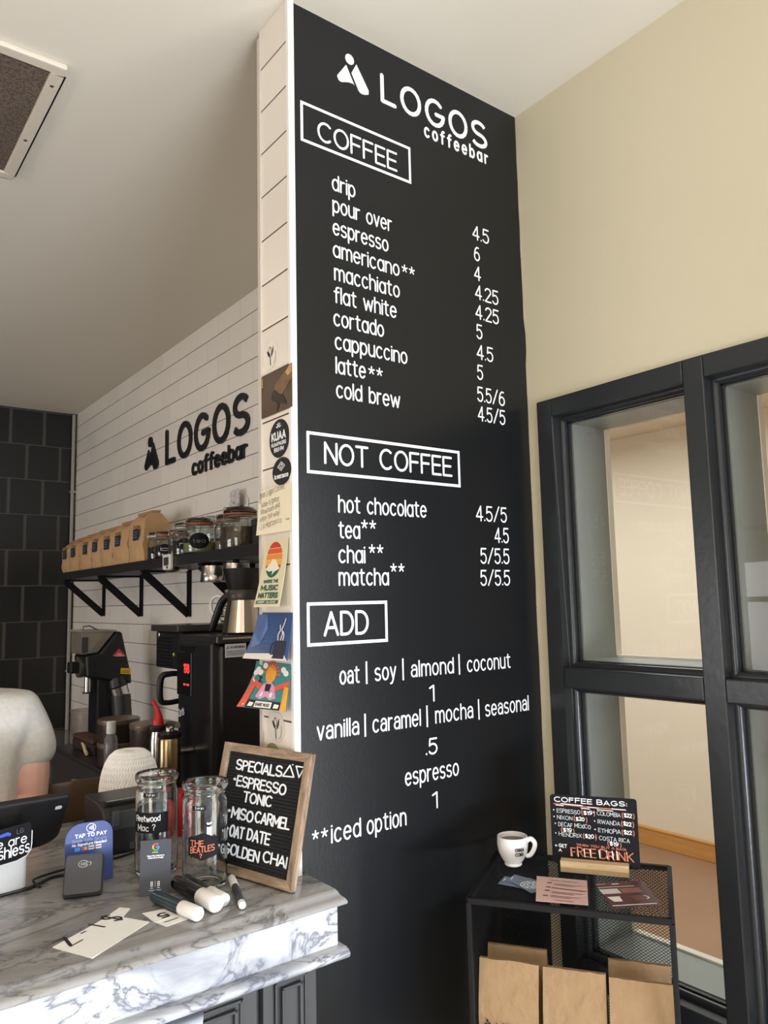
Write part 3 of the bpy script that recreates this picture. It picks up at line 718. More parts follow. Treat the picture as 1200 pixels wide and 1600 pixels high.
for u, v in ((.041, .168), (.0405, .108), (.0435, .075), (.0345, .043)):
    b = MB(); write(b, '^', f, u, v, .009, .0085, wt=.1, dep=.0012, solid=True); b.obj('star_mark', VINYL, lbd, merge=False)

# --- two tip jars
def jar_body(r=.0413, h=.190):
    b = MB()
    o_ = [(.030, .002), (.0365, .0), (.0395, .003), (r-.0004, .010), (r, .022), (r, .154), (r-.001, .160), (r-.0028, .164), (r-.0034, .168), (r-.0030, .172), (r-.0008, .175), (r+.0012, .179), (r+.0017, .184), (r+.0006, .188), (r-.0016, h)]
    i_ = [(r-.0046, .1885), (r-.0052, .182), (r-.0064, .170), (r-.0056, .160), (r-.0028, .152), (r-.0028, .024), (r-.0046, .011), (r-.010, .0065), (.014, .0058), (.0001, .0056)]
    b.lathe([(0.0001, .0035)]+o_+i_, n=56, cap0=False, cap1=False)
    return b
def cyl_frame(r, a0, z0):
    """u runs along the circumference, v up; angles increase towards the viewer's right"""
    return lambda u, v, w=0.0: Vector(((r+w)*math.cos(a0+u/r), (r+w)*math.sin(a0+u/r), z0+v))
def patch(b, fr, pts, n=14):
    """curved label: pts = (u, vlow, vhigh) columns"""
    b.grid([[fr(u, lo, .0004) for u, lo, hi in pts], [fr(u, hi, .0004) for u, lo, hi in pts]])
def tip_jar(name, label, c, a_face):
    t_ = thing('tip_jar', label, 'jar', (c[0], c[1], ZT), group='glass tip jars')
    jar_body().obj('glass_body', GLASS, t_, smooth=True)
    return t_
R_ = .0413
aface = lambda c: math.atan2(-c[1], -c[0])
cL, cR = (.5952, 1.550), (.6372, 1.415)
jl = tip_jar('tip_jar', 'glass tip jar with white handwriting on a black label, behind the dark review card', cL, 0)
a = aface(cL); fL = cyl_frame(R_, a, 0)
b = MB(); patch(b, fL, [(-.052+.074*i/16, .083, .121) for i in range(17)]); lab = b.obj('chalk_label', CHALK, jl, label='black rectangular chalk label')
b = MB(); write(b, 'Fleetwood', lambda u, v, w=0: fL(u, v, w+.0006), -.046, .1035, .0125, .053, wt=.06, jit=.06, rise=.03); b.obj('lettering', CHALKW, lab, merge=False)
b = MB(); write(b, 'Mac ?', lambda u, v, w=0: fL(u, v, w+.0006), -.040, .0865, .0125, .038, wt=.06, jit=.06, rise=.03); b.obj('lettering', CHALKW, lab, merge=False)
b = MB(); patch(b, fL, [(-.0275+.030*i/8, .150, .158) for i in range(9)]); lab = b.obj('tape_label', BLKG, jl, label='small embossed tape label')
b = MB(); write(b, 'TIPS!', lambda u, v, w=0: fL(u, v, w+.0006), -.021, .1524, .0038, .017, wt=.08, gap=.5); b.obj('lettering', CHALKW, lab, merge=False)
jr = tip_jar('tip_jar', 'glass tip jar with orange handwriting on a plaque shaped label, by the letter board', cR, 0)
a = aface(cR); fR = cyl_frame(R_, a, 0)
def plaque(i, n=24):
    x = i/n; e = min(x, 1-x)*2
    hh = .0165+(.004 if e > .18 else 0)+(.0035 if e > .62 else 0)*math.sin((e-.62)/.38*PI/2 if e > .62 else 0)-(.0025 if .30 < e < .5 else 0)
    return (-.033+.058*x, .080-hh*.98, .080+hh)
b = MB(); patch(b, fR, [plaque(i) for i in range(25)]); lab = b.obj('chalk_label', CHALK, jr, label='black plaque shaped chalk label')
g = lambda u, v, w=0: fR(u, v, w+.0006)
b = MB(); write(b, 'THE', g, -.0275, .0815, .0115, .0255, wt=.065, jit=.05, rise=-.05); b.obj('lettering', CHALKO, lab, merge=False)
b = MB(); write(b, 'BEATLES', g, -.0275, .0690, .0115, .045, wt=.065, jit=.05, rise=.06); b.obj('lettering', CHALKO, lab, merge=False)
b = MB(); write(b, '?', g, -.010, .0605, .0085, .005, wt=.08); b.obj('lettering', CHALKO, lab, merge=False)
b = MB(); patch(b, fR, [(-.0235+.026*i/8, .1445, .152) for i in range(9)]); lab = b.obj('tape_label', BLKG, jr, label='small embossed tape label')
b = MB(); write(b, 'TIPS!', g, -.0185, .1464, .0038, .0155, wt=.08, gap=.5); b.obj('lettering', CHALKW, lab, merge=False)

# --- review card
gU = Vector((.049, -.023, 0)).normalized(); gV = Vector((.0905*.18*.42, .0905*.18, .0905)); gV = (gV-gU*gV.dot(gU)).normalized(); gN = gU.cross(gV)
gc = thing('review_card', 'upright charcoal review card with a colourful letter G in front of the left jar', 'card', (.520, 1.436, ZT+.001), basis=(gU, -gN, gV))
b = MB(); b.box((0, 0, 0), (.0545, .0012, .0925)); b.obj('card_sheet', mat('charcoal_card', lin(58, 60, 68), .45), gc)
b = MB(); b.prism([(.012, .0012, 0), (.012, .0012, .05), (.012, .026, .004)], (.03, 0, 0)); b.obj('easel_foot', BLKP, gc)
f = plane_frame((0, 0, 0), (1, 0, 0), (0, 0, 1))
cx, cz, rr = .0275, .0805, .0054
for nm, a0, a1, cc in (('logo_arc', 40, 145, (234, 67, 53)), ('logo_arc', 145, 215, (251, 188, 5)), ('logo_arc', 215, 315, (52, 168, 83)), ('logo_arc', 315, 358, (66, 133, 244))):
    b = MB(); p = E(cx, cz, rr, rr, a0, a1)
    if a1 == 358: p += [(cx, cz)]
    stroke(b, p, .00115, f, rnd=False); b.obj(nm, mat('logo_%d' % a0, lin(*cc), .5), gc, merge=False)
b = MB(); write(b, 'REVIEWS', f, .0265, .0706, .0018, .010, wt=.1, center=True); b.obj('lettering', mat('pale_yellow_ink', lin(226, 220, 170), .6), gc, merge=False)
for t_, z, w in (('Please Take A Moment to', .0645, .030), ('Review Us On Google', .0610, .027)):
    b = MB(); write(b, t_, f, .0275, z, .0026, w, wt=.09, sub={'a': '@'}, center=True); b.obj('lettering', VINYL, gc, merge=False)
b = MB()
for x in (.0215, .0335):
    for z in (.0165, .0205): stroke(b, E(x, z, .0017, .0019, 0, 360), .0005, f)
stroke(b, [(.0275, .014), (.0275, .023)], .0002, f); stroke(b, [(.0195, .0118), (.0235, .0118)], .0004, f); stroke(b, [(.0315, .0118), (.0355, .0118)], .0004, f)
stroke(b, [(.017, .008), (.038, .008)], .0003, f); stroke(b, [(.022, .0055), (.033, .0055)], .0003, f)
b.obj('icon_print', VINYL, gc, merge=False)

# --- contactless reader and its sign
rU = Vector((.058, -.022, 0)).normalized(); rN0 = Vector((0, 0, 1)).cross(rU)
rV = (Vector((rN0.x*.62, rN0.y*.62, .78))).normalized(); rN = rU.cross(rV)
rd = thing('card_reader', 'black contactless card reader leaning on its dock below the blue sign', 'card reader', (.405, 1.4985, ZT+.0125), basis=(rU, -rN, rV))
def rrect(w, h, r, n=6, x0=0, z0=0):
    p = []
    for cx, cz, a0 in ((w-r, r, -90), (w-r, h-r, 0), (r, h-r, 90), (r, r, 180)):
        p += [(x0+cx+r*math.cos(math.radians(a0+90*i/n)), z0+cz+r*math.sin(math.radians(a0+90*i/n))) for i in range(n+1)]
    return p
b = MB(); b.prism([(p[0], 0, p[1]) for p in rrect(.0635, .071, .006)], (0, .010, 0)); b.obj('body', DGREY, rd, bevel=.0015)
b = MB(); b.prism([(p[0], .009, p[1]) for p in rrect(.068, .072, .006, x0=-.002, z0=-.001)], (0, .009, 0)); b.obj('dock', BLKP, rd, bevel=.001)
b = MB(); b.prism([(.012, .018, .02), (.012, .018, .066), (.012, .052, .045)], (.04, 0, 0)); b.obj('dock_foot', BLKP, rd)
f = plane_frame((0, 0, 0), (1, 0, 0), (0, 0, 1)); b = MB()
stroke(b, E(.031, .052, .0085, .0062, 20, 340), .0004, f)
for k in range(4): stroke(b, E(.0255+.0026*k, .052, .0022+.0004*k, .0022+.0007*k, -50, 50), .0005, f)
stroke(b, [(.041, .055), (.0445, .053), (.0425, .0485)], .0005, f); b.obj('contactless_mark', mat('grey_print', lin(190, 190, 194), .6), rd, merge=False)
sU = Vector((.086, -.012, 0)).normalized(); sN0 = Vector((0, 0, 1)).cross(sU)
sV = (Vector((sN0.x*.12, sN0.y*.12, .99))).normalized(); sN = sU.cross(sV)
ts = thing('payment_sign', 'round cornered blue tap to pay sign standing behind the card reader', 'sign', (.428, 1.573, ZT+.002), basis=(sU, -sN, sV))
w_, h_ = .087, .108
pts = [(0, 0), (w_, 0), (w_, h_-.024)]+[(w_-.024+.024*math.cos(math.radians(a)), h_-.024+.024*math.sin(math.radians(a))) for a in range(15, 91, 15)]+[(.03+.03*math.cos(math.radians(a)), h_-.03+.03*math.sin(math.radians(a))) for a in range(90, 181, 15)]
b = MB(); b.prism([(p[0], 0, p[1]) for p in pts], (0, .0022, 0)); b.obj('sign_panel', NAVY, ts, bevel=.0004)
f = plane_frame((0, 0, 0), (1, 0, 0), (0, 0, 1)); LB2 = mat('pale_blue_ink', lin(150, 168, 214), .6)
b = MB(); stroke(b, E(.047, .0975, .0084, .0076, 0, 360), .0005, f)
for k in range(4): stroke(b, E(.0425+.0022*k, .0975, .0026, .0016+.0012*k, -60, 60), .0006, f)
b.obj('contactless_mark', VINYL, ts, merge=False)
b = MB(); write(b, 'TAP TO PAY', f, .0175, .0815, .0075, .058, wt=.10, gap=.2); b.obj('lettering', VINYL, ts, merge=False)
b = MB(); write(b, 'Simple. Safe. Secure.', f, .0125, .0740, .0056, .063, wt=.045, sub={'a': '@'}); b.obj('lettering', LB2, ts, merge=False)
b = MB(); write(b, 'No Signature Needed', f, .0125, .0672, .0052, .0625, wt=.09, sub={'a': '@'}); b.obj('lettering', VINYL, ts, merge=False)
for x, cc in ((.0170, (70, 140, 226)), (.0300, (70, 74, 110)), (.0420, (232, 234, 240)), (.0550, (236, 236, 240))):
    b = MB(); b.face([f(x, .0585, .0004), f(x+.0105, .0585, .0004), f(x+.0105, .0655, .0004), f(x, .0655, .0004)]); bd = b.obj('card_badge', mat('badge_%d' % cc[0], lin(*cc), .5), ts)
    if cc[0] == 70 and cc[1] == 74:
        for dx, c2 in ((.0035, (224, 48, 40)), (.007, (242, 160, 40))):
            b = MB(); stroke(b, [(x+dx, .062), (x+dx, .062)], .0026, f, .0006); b.obj('badge_dot', mat('dot_%d' % c2[1], lin(*c2), .5), bd, merge=False)
    elif cc[1] > 200:
        b = MB(); stroke(b, [(x+.0015, .062), (x+.009, .062)], .0012, f, .0006); b.obj('badge_bar', mat('badge_ink', lin(120, 110, 120), .5), bd, merge=False)

# --- chalk markers
def marker(label, p0, p1, r, capf, bodym, grp, capd=1.12, text=None):
    p0 = Vector(p0); p1 = Vector(p1); d = p1-p0; L = d.length; dx = d.normalized(); up = Vector((0, 0, 1)); sd = up.cross(dx)
    t_ = thing('chalk_marker', label, 'marker', (p0.x, p0.y, ZT+r*capd), basis=(dx, sd, up), group=grp)
    b = MB(); b.lathe([(r*.75, 0), (r*.95, .002), (r, .006), (r, L*(1-capf))], (0, 0, 0), (1, 0, 0), 24); b.obj('barrel', bodym, t_, smooth=True)
    b = MB(); rc = r*capd; b.lathe([(rc*.93, L*(1-capf)-.001), (rc, L*(1-capf)+.001), (rc, L-.003), (rc*.92, L-.0008), (rc*.45, L)], (0, 0, 0), (1, 0, 0), 28); b.obj('cap', WHITEP, t_, smooth=True, label='white cap')
    if text:
        fr_ = lambda u, v, w=0: Vector((L*(1-capf)-u, math.sin(v/r)*(r+w), math.cos(v/r)*(r+w))) if False else Vector((u, -math.sin(-.5+v/r)*-(r+w), math.cos(-.5+v/r)*(r+w)))
        b = MB(); write(b, text, lambda u, v, w=0: Vector((u, math.sin(.35+v/r)*(r+w), math.cos(.35+v/r)*(r+w))), L*.12, 0, r*.55, L*.45, wt=.07); b.obj('lettering', CHALKW, t_, merge=False)
    return t_
grp = 'chalk markers on the counter'
marker('fattest black chalk marker with a white cap, lying by the glass jars', (.585, 1.425, 0), (.596, 1.275, 0), .0125, .36, BLKG, grp, 1.15, 'CHALK MARKER')
marker('teal banded dark chalk marker with a cream cap, lying nearest the cut out number cards', (.531, 1.392, 0), (.558, 1.262, 0), .0105, .36, mat('dark_teal_barrel', lin(34, 54, 62), .3), grp, 1.12, 'MARKER')
marker('black chalk marker half hidden behind the fattest one, only its white cap showing', (.6075, 1.436, 0), (.6195, 1.292, 0), .0098, .36, BLKG, grp, 1.12)
t_ = marker('thin chalk marker lying alone in front of the letter board', (.637, 1.262, 0), (.682, 1.395, 0), .0064, .34, mat('speckled_barrel', lin(58, 58, 62), .35, var=.6, vscale=120), grp, 1.15)
b = MB(); b.lathe([(.0045, -.004), (.0062, -.0025), (.0066, .006), (.0066, .010)], (0, 0, 0), (1, 0, 0), 20); b.obj('end_plug', WHITEP, t_, smooth=True)

# --- cut out price cards (they lie upside down to the viewer)
def flat_card(name, label, cat, pts, z, th, m, group=None):
    c = sum((Vector((p[0], p[1], 0)) for p in pts), Vector())/len(pts)
    t_ = thing(name, label, cat, (c.x, c.y, z), group=group)
    b = MB(); b.prism([(p[0]-c.x, p[1]-c.y, 0) for p in pts], (0, 0, th)); b.obj('sheet', m, t_)
    return t_, c
INK = mat('black_ink', lin(30, 30, 34), .6)
t_, c = flat_card('price_card', 'long white cut out price card lying upside down near the counter edge', 'card', [(.343, 1.319), (.380, 1.241), (.494, 1.314), (.466, 1.363), (.489, 1.392), (.476, 1.409), (.438, 1.377), (.400, 1.353)], ZT, .0012, PAPERW)
U_ = Vector((.343-.466, 1.319-1.363, 0)).normalized()*1.0; U_ = Vector((-.86, -.50, 0)).normalized(); V_ = Vector((0, 0, 1)).cross(U_)
f = plane_frame((.472-c.x, 1.355-c.y, .0012), U_, V_)
for ch, u, w, h, wt in (('$', .001, .020, .040, .05), ('1', .042, .003, .036, .05), ('-', .066, .012, .036, .04)):
    b = MB(); write(b, ch if ch != '1' else 'I', f, u, -.044, h, w, wt=wt); b.obj('numeral', INK, t_, merge=False)
b = MB(); f2 = f
stroke(b, [(.093, -.008), (.120, -.008)], .0013, f, rnd=False); stroke(b, [(.117, -.009), (.097, -.043)], .0028, f, rnd=False); stroke(b, [(.095, -.044), (.121, -.044)], .0013, f, rnd=False); b.obj('numeral', INK, t_, merge=False)
t_, c = flat_card('price_card', 'small white card numbered 5 lying partly under the teal banded marker', 'card', [(.497, 1.357), (.534, 1.3505), (.541, 1.312), (.500, 1.3035)], ZT+.0006, .0008, PAPERW)
f = plane_frame((.528-c.x, 1.339-c.y, .0008), (-1, -.15, 0), (.15, -1, 0)); b = MB(); write(b, '5', f, 0, -.028+.03, .024, .018, wt=.09); b.obj('numeral', INK, t_, merge=False)
t_, c = flat_card('price_card', 'lower small white card under the card numbered 5', 'card', [(.501, 1.309), (.545, 1.318), (.549, 1.284), (.509, 1.278)], ZT, .0005, PAPERW)
b = MB(); f = plane_frame((.512-c.x, 1.296-c.y, .0005), (1, .14, 0), (-.14, 1, 0)); stroke(b, [(0, 0), (.026, 0)], .0012, f, rnd=False); b.obj('numeral', INK, t_, merge=False)

# --- point-of-sale tablet on its silver stand, with the chalk note
pt = thing('tablet_till', 'black till tablet seen from behind on a silver stand at the counter', 'tablet', (.300, 1.66, ZT))
tV = Vector((0, -.63, .776)).normalized(); tU = Vector((1, 0, 0)); tN = tU.cross(tV)
def tl(u, w, v):                              # u right, w towards viewer, v up; measured from the bottom right corner
    p = Vector((.457, 1.750, 1.138))+tU*u+tV*v+tN*w; return p-Vector((.300, 1.66, ZT))
b = MB(); out = [(-.31, 0)]+[(-.045+.045*math.sin(math.radians(a)), .038-.038*math.cos(math.radians(a))) for a in range(0, 91, 15)]+[(-.006+.006*math.cos(math.radians(a)), .139+.006*math.sin(math.radians(a))) for a in range(0, 91, 30)]+[(-.31, .145)]
b.prism([tl(u, -.008, v) for u, v in out], tN*.016); b.obj('tablet_shell', BLKP, pt, bevel=.004)
b = MB(); q = [(-.024, .113), (-.013, .113), (-.011, .118), (-.014, .122), (-.024, .121)]; b.prism([tl(u, .0078, v) for u, v in q], tN*.0012); b.obj('shell_mark', mat('pale_mark', lin(190, 190, 192), .5), pt)
a = math.atan2(.019, .055); ca, sa = math.cos(a), math.sin(a)
def st(u, w, z): return (.380-.300+u*ca-w*sa, 1.627-1.66+u*sa+w*ca, z-ZT)   # u from the right front corner, w backwards
b = MB(); W_, D_ = .20, .060; n = 8; base = [(-W_, 0)]+[(-.018+.018*math.sin(math.radians(k)), .018-.018*math.cos(math.radians(k))) for k in range(0, 91, 15)]+[(0, D_), (-W_, D_)]
b.grid([[st(u, w, ZT+.0015) for u, w in base], [st(u, w+.004, ZT+.112-.05*max(0, w-.02)/.04*.4) for u, w in base]], True)
b.face([st(u, w, ZT+.0015) for u, w in base]); b.face([st(u, w+.004, ZT+.112-.05*max(0, w-.02)/.04*.4) for u, w in base])
b.obj('stand', SILVER, pt, smooth=True, label='silver tablet stand')
nt_ = thing('chalk_note', 'black hand lettered note taped to the silver tablet stand', 'note', (.380, 1.627, ZT+.055))
def nl(u, w, z): return Vector((u*ca-w*sa, u*sa+w*ca, z-(ZT+.055)))
fn = lambda u, v, w=0: nl(u, -.0030-w+max(0, u+.012)*.25, ZT+.056+v)
b = MB(); pts = [(-.19, .0), (-.03, .0), (-.012, .004), (-.003, .012), (0, .022), (0, .050), (-.004, .0625), (-.19, .0625)]
b.prism([fn(u, v, -.0004) for u, v in pts], fn(0, 0, .0006)-fn(0, 0, 0)); b.obj('note_sheet', CHALK, nt_)
b = MB(); stroke(b, [(-.19, -.0012), (-.03, -.0012), (-.011, .003), (-.001, .0115), (.001, .022), (.001, .045)], .0011, fn); b.obj('note_border', WHITEP, nt_, merge=False)
for t_, u, v, h, w, mm in (('cashless', -.0930, .0085, .0215, .0890, CHALKW), ('we are', -.0900, .0275, .0175, .0790, CHALKW), ('LG', -.032, .0470, .0090, .0140, mat('faint_ink', lin(92, 94, 104), .7))):
    b = MB(); write(b, t_, fn, u, v, h, w, wt=.06, jit=.04, sub={}); b.obj('lettering', mm, nt_, merge=False)
b = MB(); stroke(b, [(-.062, .051), (-.050, .052), (-.046, .050)], .003, fn); b.obj('blue_scribble', mat('blue_ink', lin(60, 84, 190), .6), nt_, merge=False)

# --- receipt printer, twine, tub, tin, cables
rp = thing('receipt_printer', 'black receipt printer standing behind the blue sign', 'printer', (.538, 1.70, ZT))
b = MB(); b.prism([(0, 0, .002), (0, 0, .082), (0, .012, .096), (0, .045, .104), (0, .135, .104), (0, .14, .10), (0, .14, .002)], (.145, 0, 0)); b.obj('housing', BLKP, rp, bevel=.004)
b = MB(); b.box((.012, .02, .1035), (.138, .032, .1065)); b.obj('paper_slot', BLKG, rp); b = MB(); b.box((.02, -.004, .052), (.125, .0, .090)); b.obj('front_cover', DGREY, rp, bevel=.003)
b = MB(); b.box((.015, -.012, .060), (.032, .002, .092)); b.obj('release_catch', DGREY, rp, bevel=.003)
b = MB(); b.box((.055, -.0015, .008), (.085, .001, .022)); b.obj('socket', BLKG, rp)
tw = thing('twine_spool', 'large white spool of string behind the receipt printer', 'twine spool', (.670, 1.925, ZT))
pr = [(.058, 0), (.066, .01), (.0695, .04), (.0700, .075), (.0675, .105), (.061, .135), (.050, .158), (.036, .170), (.024, .172), (.016, .166), (.012, .150)]
def tws(): pass
t = NT('wound_twine', .85); nz = t.noise(t.tc.outputs['Object'], 40, 3); t.l(t.ramp(nz, [(.3, lin(216, 208, 198)), (.7, lin(232, 226, 218))]), t.p.inputs['Base Color'])
b = MB(); b.lathe(pr, n=48); b.obj('wound_body', t.m, tw, smooth=True)
b = MB()
for k in range(110):
    a0 = 2*PI*k/55+(.02 if k > 54 else 0); sl = 1.5 if k < 55 else -.55; pp = []
    for i in range(11):
        q = i/10; j = .2+q*8.6; i0 = int(j); fr_ = j-i0; r_ = pr[i0][0]*(1-fr_)+pr[min(i0+1, 10)][0]*fr_; z_ = pr[i0][1]*(1-fr_)+pr[min(i0+1, 10)][1]*fr_
        aa = a0+q*sl; pp.append(((r_+.0003)*math.cos(aa), (r_+.0003)*math.sin(aa), z_))
    b.tube(pp, .0017, 4)
wo = b.obj('outer_winding', TWINE, tw); wo['kind'] = 'stuff'
sl = thing('bar_stool', 'brown bar stool with a curved back behind the counter', 'stool', (.615, 2.345, 0))
STB = mat('brown_stool', lin(86, 66, 46), .3); arc = [math.radians(a) for a in range(200, 341, 10)]
b = MB(); b.lathe([(.13, .735), (.155, .745), (.16, .765), (.15, .78), (.0001, .785)], n=36); b.obj('seat', STB, sl, smooth=True)
b = MB(); r0, r1 = .150, .166
b.grid([[(r*math.cos(a), r*math.sin(a), z-.05*abs(math.cos(a))**3) for a in arc] for r, z in ((r0, 1.06), (r1, 1.06), (r1, 1.155), (r1-.003, 1.163), (r0+.003, 1.163), (r0, 1.155), (r0, 1.06))]); b.obj('backrest', STB, sl, smooth=True)
for a in (225, 315):
    b = MB(); a_ = math.radians(a); b.tube([(.14*math.cos(a_), .14*math.sin(a_), .75), (.157*math.cos(a_), .157*math.sin(a_), 1.09)], .010, 8); b.obj('back_support', BLKM, sl, smooth=True)
for a in (45, 135, 225, 315):
    b = MB(); a_ = math.radians(a); b.tube([(.11*math.cos(a_), .11*math.sin(a_), .74), (.20*math.cos(a_), .20*math.sin(a_), .0)], .012, 8); b.obj('leg', BLKM, sl, smooth=True)
b = MB(); b.tube([(.172*math.cos(2*PI*k/24), .172*math.sin(2*PI*k/24), .23) for k in range(24)], .008, 8, True); b.obj('foot_ring', BLKM, sl, smooth=True)
tn = thing('red_tin', 'small red tin half hidden behind the two glass jars', 'tin', (.722, 1.76, ZT))
b = MB(); b.lathe([(.026, 0), (.0275, .002), (.0275, .088), (.026, .090)], n=28); b.obj('tin_body', REDP, tn, smooth=True)
b = MB(); b.lathe([(.0282, .085), (.0282, .095), (.026, .097)], n=28); b.obj('lid', mat('red_lid', lin(170, 22, 34), .35), tn, smooth=True)
def cable(label, pts, r=.0028):
    P = [Vector(p) for p in pts]; Q = []
    for i in range(len(P)-1):
        p0, p1, p2, p3 = P[max(i-1, 0)], P[i], P[i+1], P[min(i+2, len(P)-1)]
        for k in range(8):
            t = k/8; Q.append(.5*((2*p1)+(p2-p0)*t+(2*p0-5*p1+4*p2-p3)*t*t+(3*p1-p0-3*p2+p3)*t**3))
    Q.append(P[-1]); b = MB(); b.tube(Q, r, 8); return tag(b.obj('power_cable', BLKP, smooth=True), label, 'cable')
z = ZT+.003
cable('black cable running from the tablet stand to the card reader', [(.20, 1.585, z), (.29, 1.600, z), (.345, 1.605, z), (.382, 1.612, z), (.42, 1.640, z), (.455, 1.635, z), (.462, 1.612, z)], .003)
cable('thin black cable looping from the card reader towards the printer', [(.392, 1.60, z), (.385, 1.625, z+.006), (.405, 1.66, z), (.47, 1.675, z), (.53, 1.668, z), (.60, 1.685, z)], .0022)

# ================================================================== cards and stickers on the tiled column
def sheet_frame(y0, z0, off): return lambda u, v, w=0.0: Vector((XC-.0012-off(u, v)-w, y0-u, z0+v))
def sheet(name, label, cat, y0, y1, z0, z1, off, m, group='cards and stickers on the tiled column'):
    """thin sheet hanging on the column; u runs to the viewer's right, v up from z0"""
    t_ = thing(name, label, cat, (XC, (y0+y1)/2, z0)); W_, H_ = y0-y1, z1-z0; o = t_.location.copy()
    f0 = sheet_frame(y0, z0, off); f = lambda u, v, w=0.0: f0(u, v, w)-o
    b = MB(); n = 10; k = 4
    fr_ = [[f(W_*i/k, H_*j/n, .0003) for i in range(k+1)] for j in range(n+1)]; bk = [[f(W_*i/k, H_*j/n, -.0003) for i in range(k+1)] for j in range(n+1)]
    b.grid(fr_); b.grid([r[::-1] for r in bk])
    for A, B_ in zip((fr_[0], fr_[-1], [r[0] for r in fr_], [r[-1] for r in fr_]), (bk[0], bk[-1], [r[0] for r in bk], [r[-1] for r in bk])): b.grid([A, B_])
    b.obj('sheet', m, t_); return t_, f, W_, H_
def fill(t_, f, name, pts, m, w=.0008):
    b = MB()
    # fan of strips following the sheet's curl
    vs = sorted(p[1] for p in pts); b.face([f(u, v, w) for u, v in pts]); return b.obj(name, m, t_)
def ell(cx, cy, rx, ry, a0=0, a1=360, n=28): return [(cx+rx*math.cos(math.radians(a0+(a1-a0)*i/n)), cy+ry*math.sin(math.radians(a0+(a1-a0)*i/n))) for i in range(n if a1-a0 == 360 else n+1)]
def ink(t_, f, text, u, v, h, w, m, wt=.07, name='lettering', lift=.001, **k):
    b = MB(); write(b, text, lambda a, c, d=0: f(a, c, d+lift), u, v, h, w, wt=wt, **k); return b.obj(name, m, t_, merge=False)
def disc(label, cy, cz, ry, rz_, m):
    t_ = thing('round_sticker', label, 'sticker', (XC, cy, cz)); o = t_.location.copy()
    f = lambda u, v, w=0.0: Vector((XC-.0008-w, cy-u, cz+v))-o
    b = MB(); b.prism([f(u, v, 0) for u, v in ell(0, 0, ry, rz_, n=40)], (-.0004, 0, 0)); b.obj('sticker_face', m, t_); return t_, f
def sprout(t_, f, s):
    fill(t_, f, 'leaf_print', [(x*s, y*s) for x, y in ((-.02, -.15), (-.22, -.05), (-.36, .16), (-.40, .34), (-.22, .26), (-.08, .1))], INK)
    fill(t_, f, 'leaf_print', [(x*s, y*s) for x, y in ((.02, -.15), (.14, .05), (.24, .3), (.40, .52), (.36, .16), (.22, -.06))], INK)
    b = MB(); stroke(b, [(0, -.14*s), (.04*s, -.62*s)], .035*s, lambda u, v, w=0: f(u, v, w+.0008)); stroke(b, [(p[0], p[1]) for p in E(-.02*s, .26*s, .16*s, .24*s, 0, 360)], .02*s, lambda u, v, w=0: f(u, v, w+.0008)); stroke(b, E(.12*s, -.1*s, .55*s, .62*s, -55, 20), .014*s, lambda u, v, w=0: f(u, v, w+.0008)); b.obj('bud_print', INK, t_, merge=False)
flat0 = lambda u, v: 0.0015
STW = mat('sticker_white', lin(240, 232, 218), .4)
t_, f = disc('round white sticker with a sprouting bud, topmost on the tiled column', 1.4235, 2.150, .0305, .0300, STW); sprout(t_, f, .036)
t_, f, W_, H_ = sheet('picture_card', 'dark brown picture card with a golden glow on the tiled column', 'card', 1.4745, 1.3305, 2.017, 2.109, flat0, mat('brown_print', lin(74, 52, 34), .35, var=.25, vscale=14))
fill(t_, f, 'glow_print', [(.144, .0915), (.137, .0915), (.075, .062), (.062, .040), (.1, .032), (.144, .06)], mat('brown_glow', lin(118, 84, 48), .35, var=.2, vscale=20), .0009)
fill(t_, f, 'glow_print', [(.1435, .0915), (.138, .0915), (.118, .078), (.128, .068), (.1435, .074)], mat('gold_glow', lin(206, 158, 84), .35, var=.15, vscale=30), .0011)
fill(t_, f, 'figure_print', [(.058, .036), (.062, .047), (.072, .052), (.082, .046), (.092, .038), (.105, .034), (.118, .020), (.121, .010), (.112, .012), (.095, .018), (.088, .008), (.079, .002), (.082, .016), (.078, .026), (.062, .028)], mat('dark_print', lin(34, 26, 22), .4), .0013)
for i in range(5):
    for j in range(3 if i < 4 else 2): fill(t_, f, 'type_print', [(.004+j*.006, .087-i*.0052), (.0088+j*.006, .087-i*.0052), (.0088+j*.006, .0832-i*.0052), (.004+j*.006, .0832-i*.0052)], mat('yellow_print', lin(214, 178, 92), .5), .001)
for i, x in enumerate(('MAKE', 'YOUR', 'COFFEE', 'SING')): ink(t_, f, x, .137-.02, .056-i*.0062, .0044, .019, mat('tan_print', lin(126, 98, 70), .5))
t_, f = disc('larger round black sticker with radio station lettering on the tiled column', 1.3888, 1.9612, .0415, .0408, INK)
ink(t_, f, 'KUAA', -.031, -.004, .0195, .061, VINYL, wt=.11, gap=.2); ink(t_, f, 'KUAAFM.ORG', -.031, -.0155, .0088, .062, VINYL, wt=.10); ink(t_, f, '99.9 FM', -.0205, -.028, .0098, .041, VINYL, wt=.10)
b = MB(); [stroke(b, [(.004*math.cos(a), .022+.004*math.sin(a)), (.011*math.cos(a), .022+.0115*math.sin(a))], .0011, lambda u, v, w=0: f(u, v, w+.001)) for a in [math.radians(k) for k in (20, 55, 90, 125, 160)]]; b.obj('sunburst_print', VINYL, t_, merge=False)
t_, f = disc('oval black sticker with a diamond emblem just above the handwritten note', 1.379, 1.8907, .039, .0290, INK)
ink(t_, f, 'la marzocco', -.029, -.015, .0105, .058, VINYL, wt=.11, gap=.2)
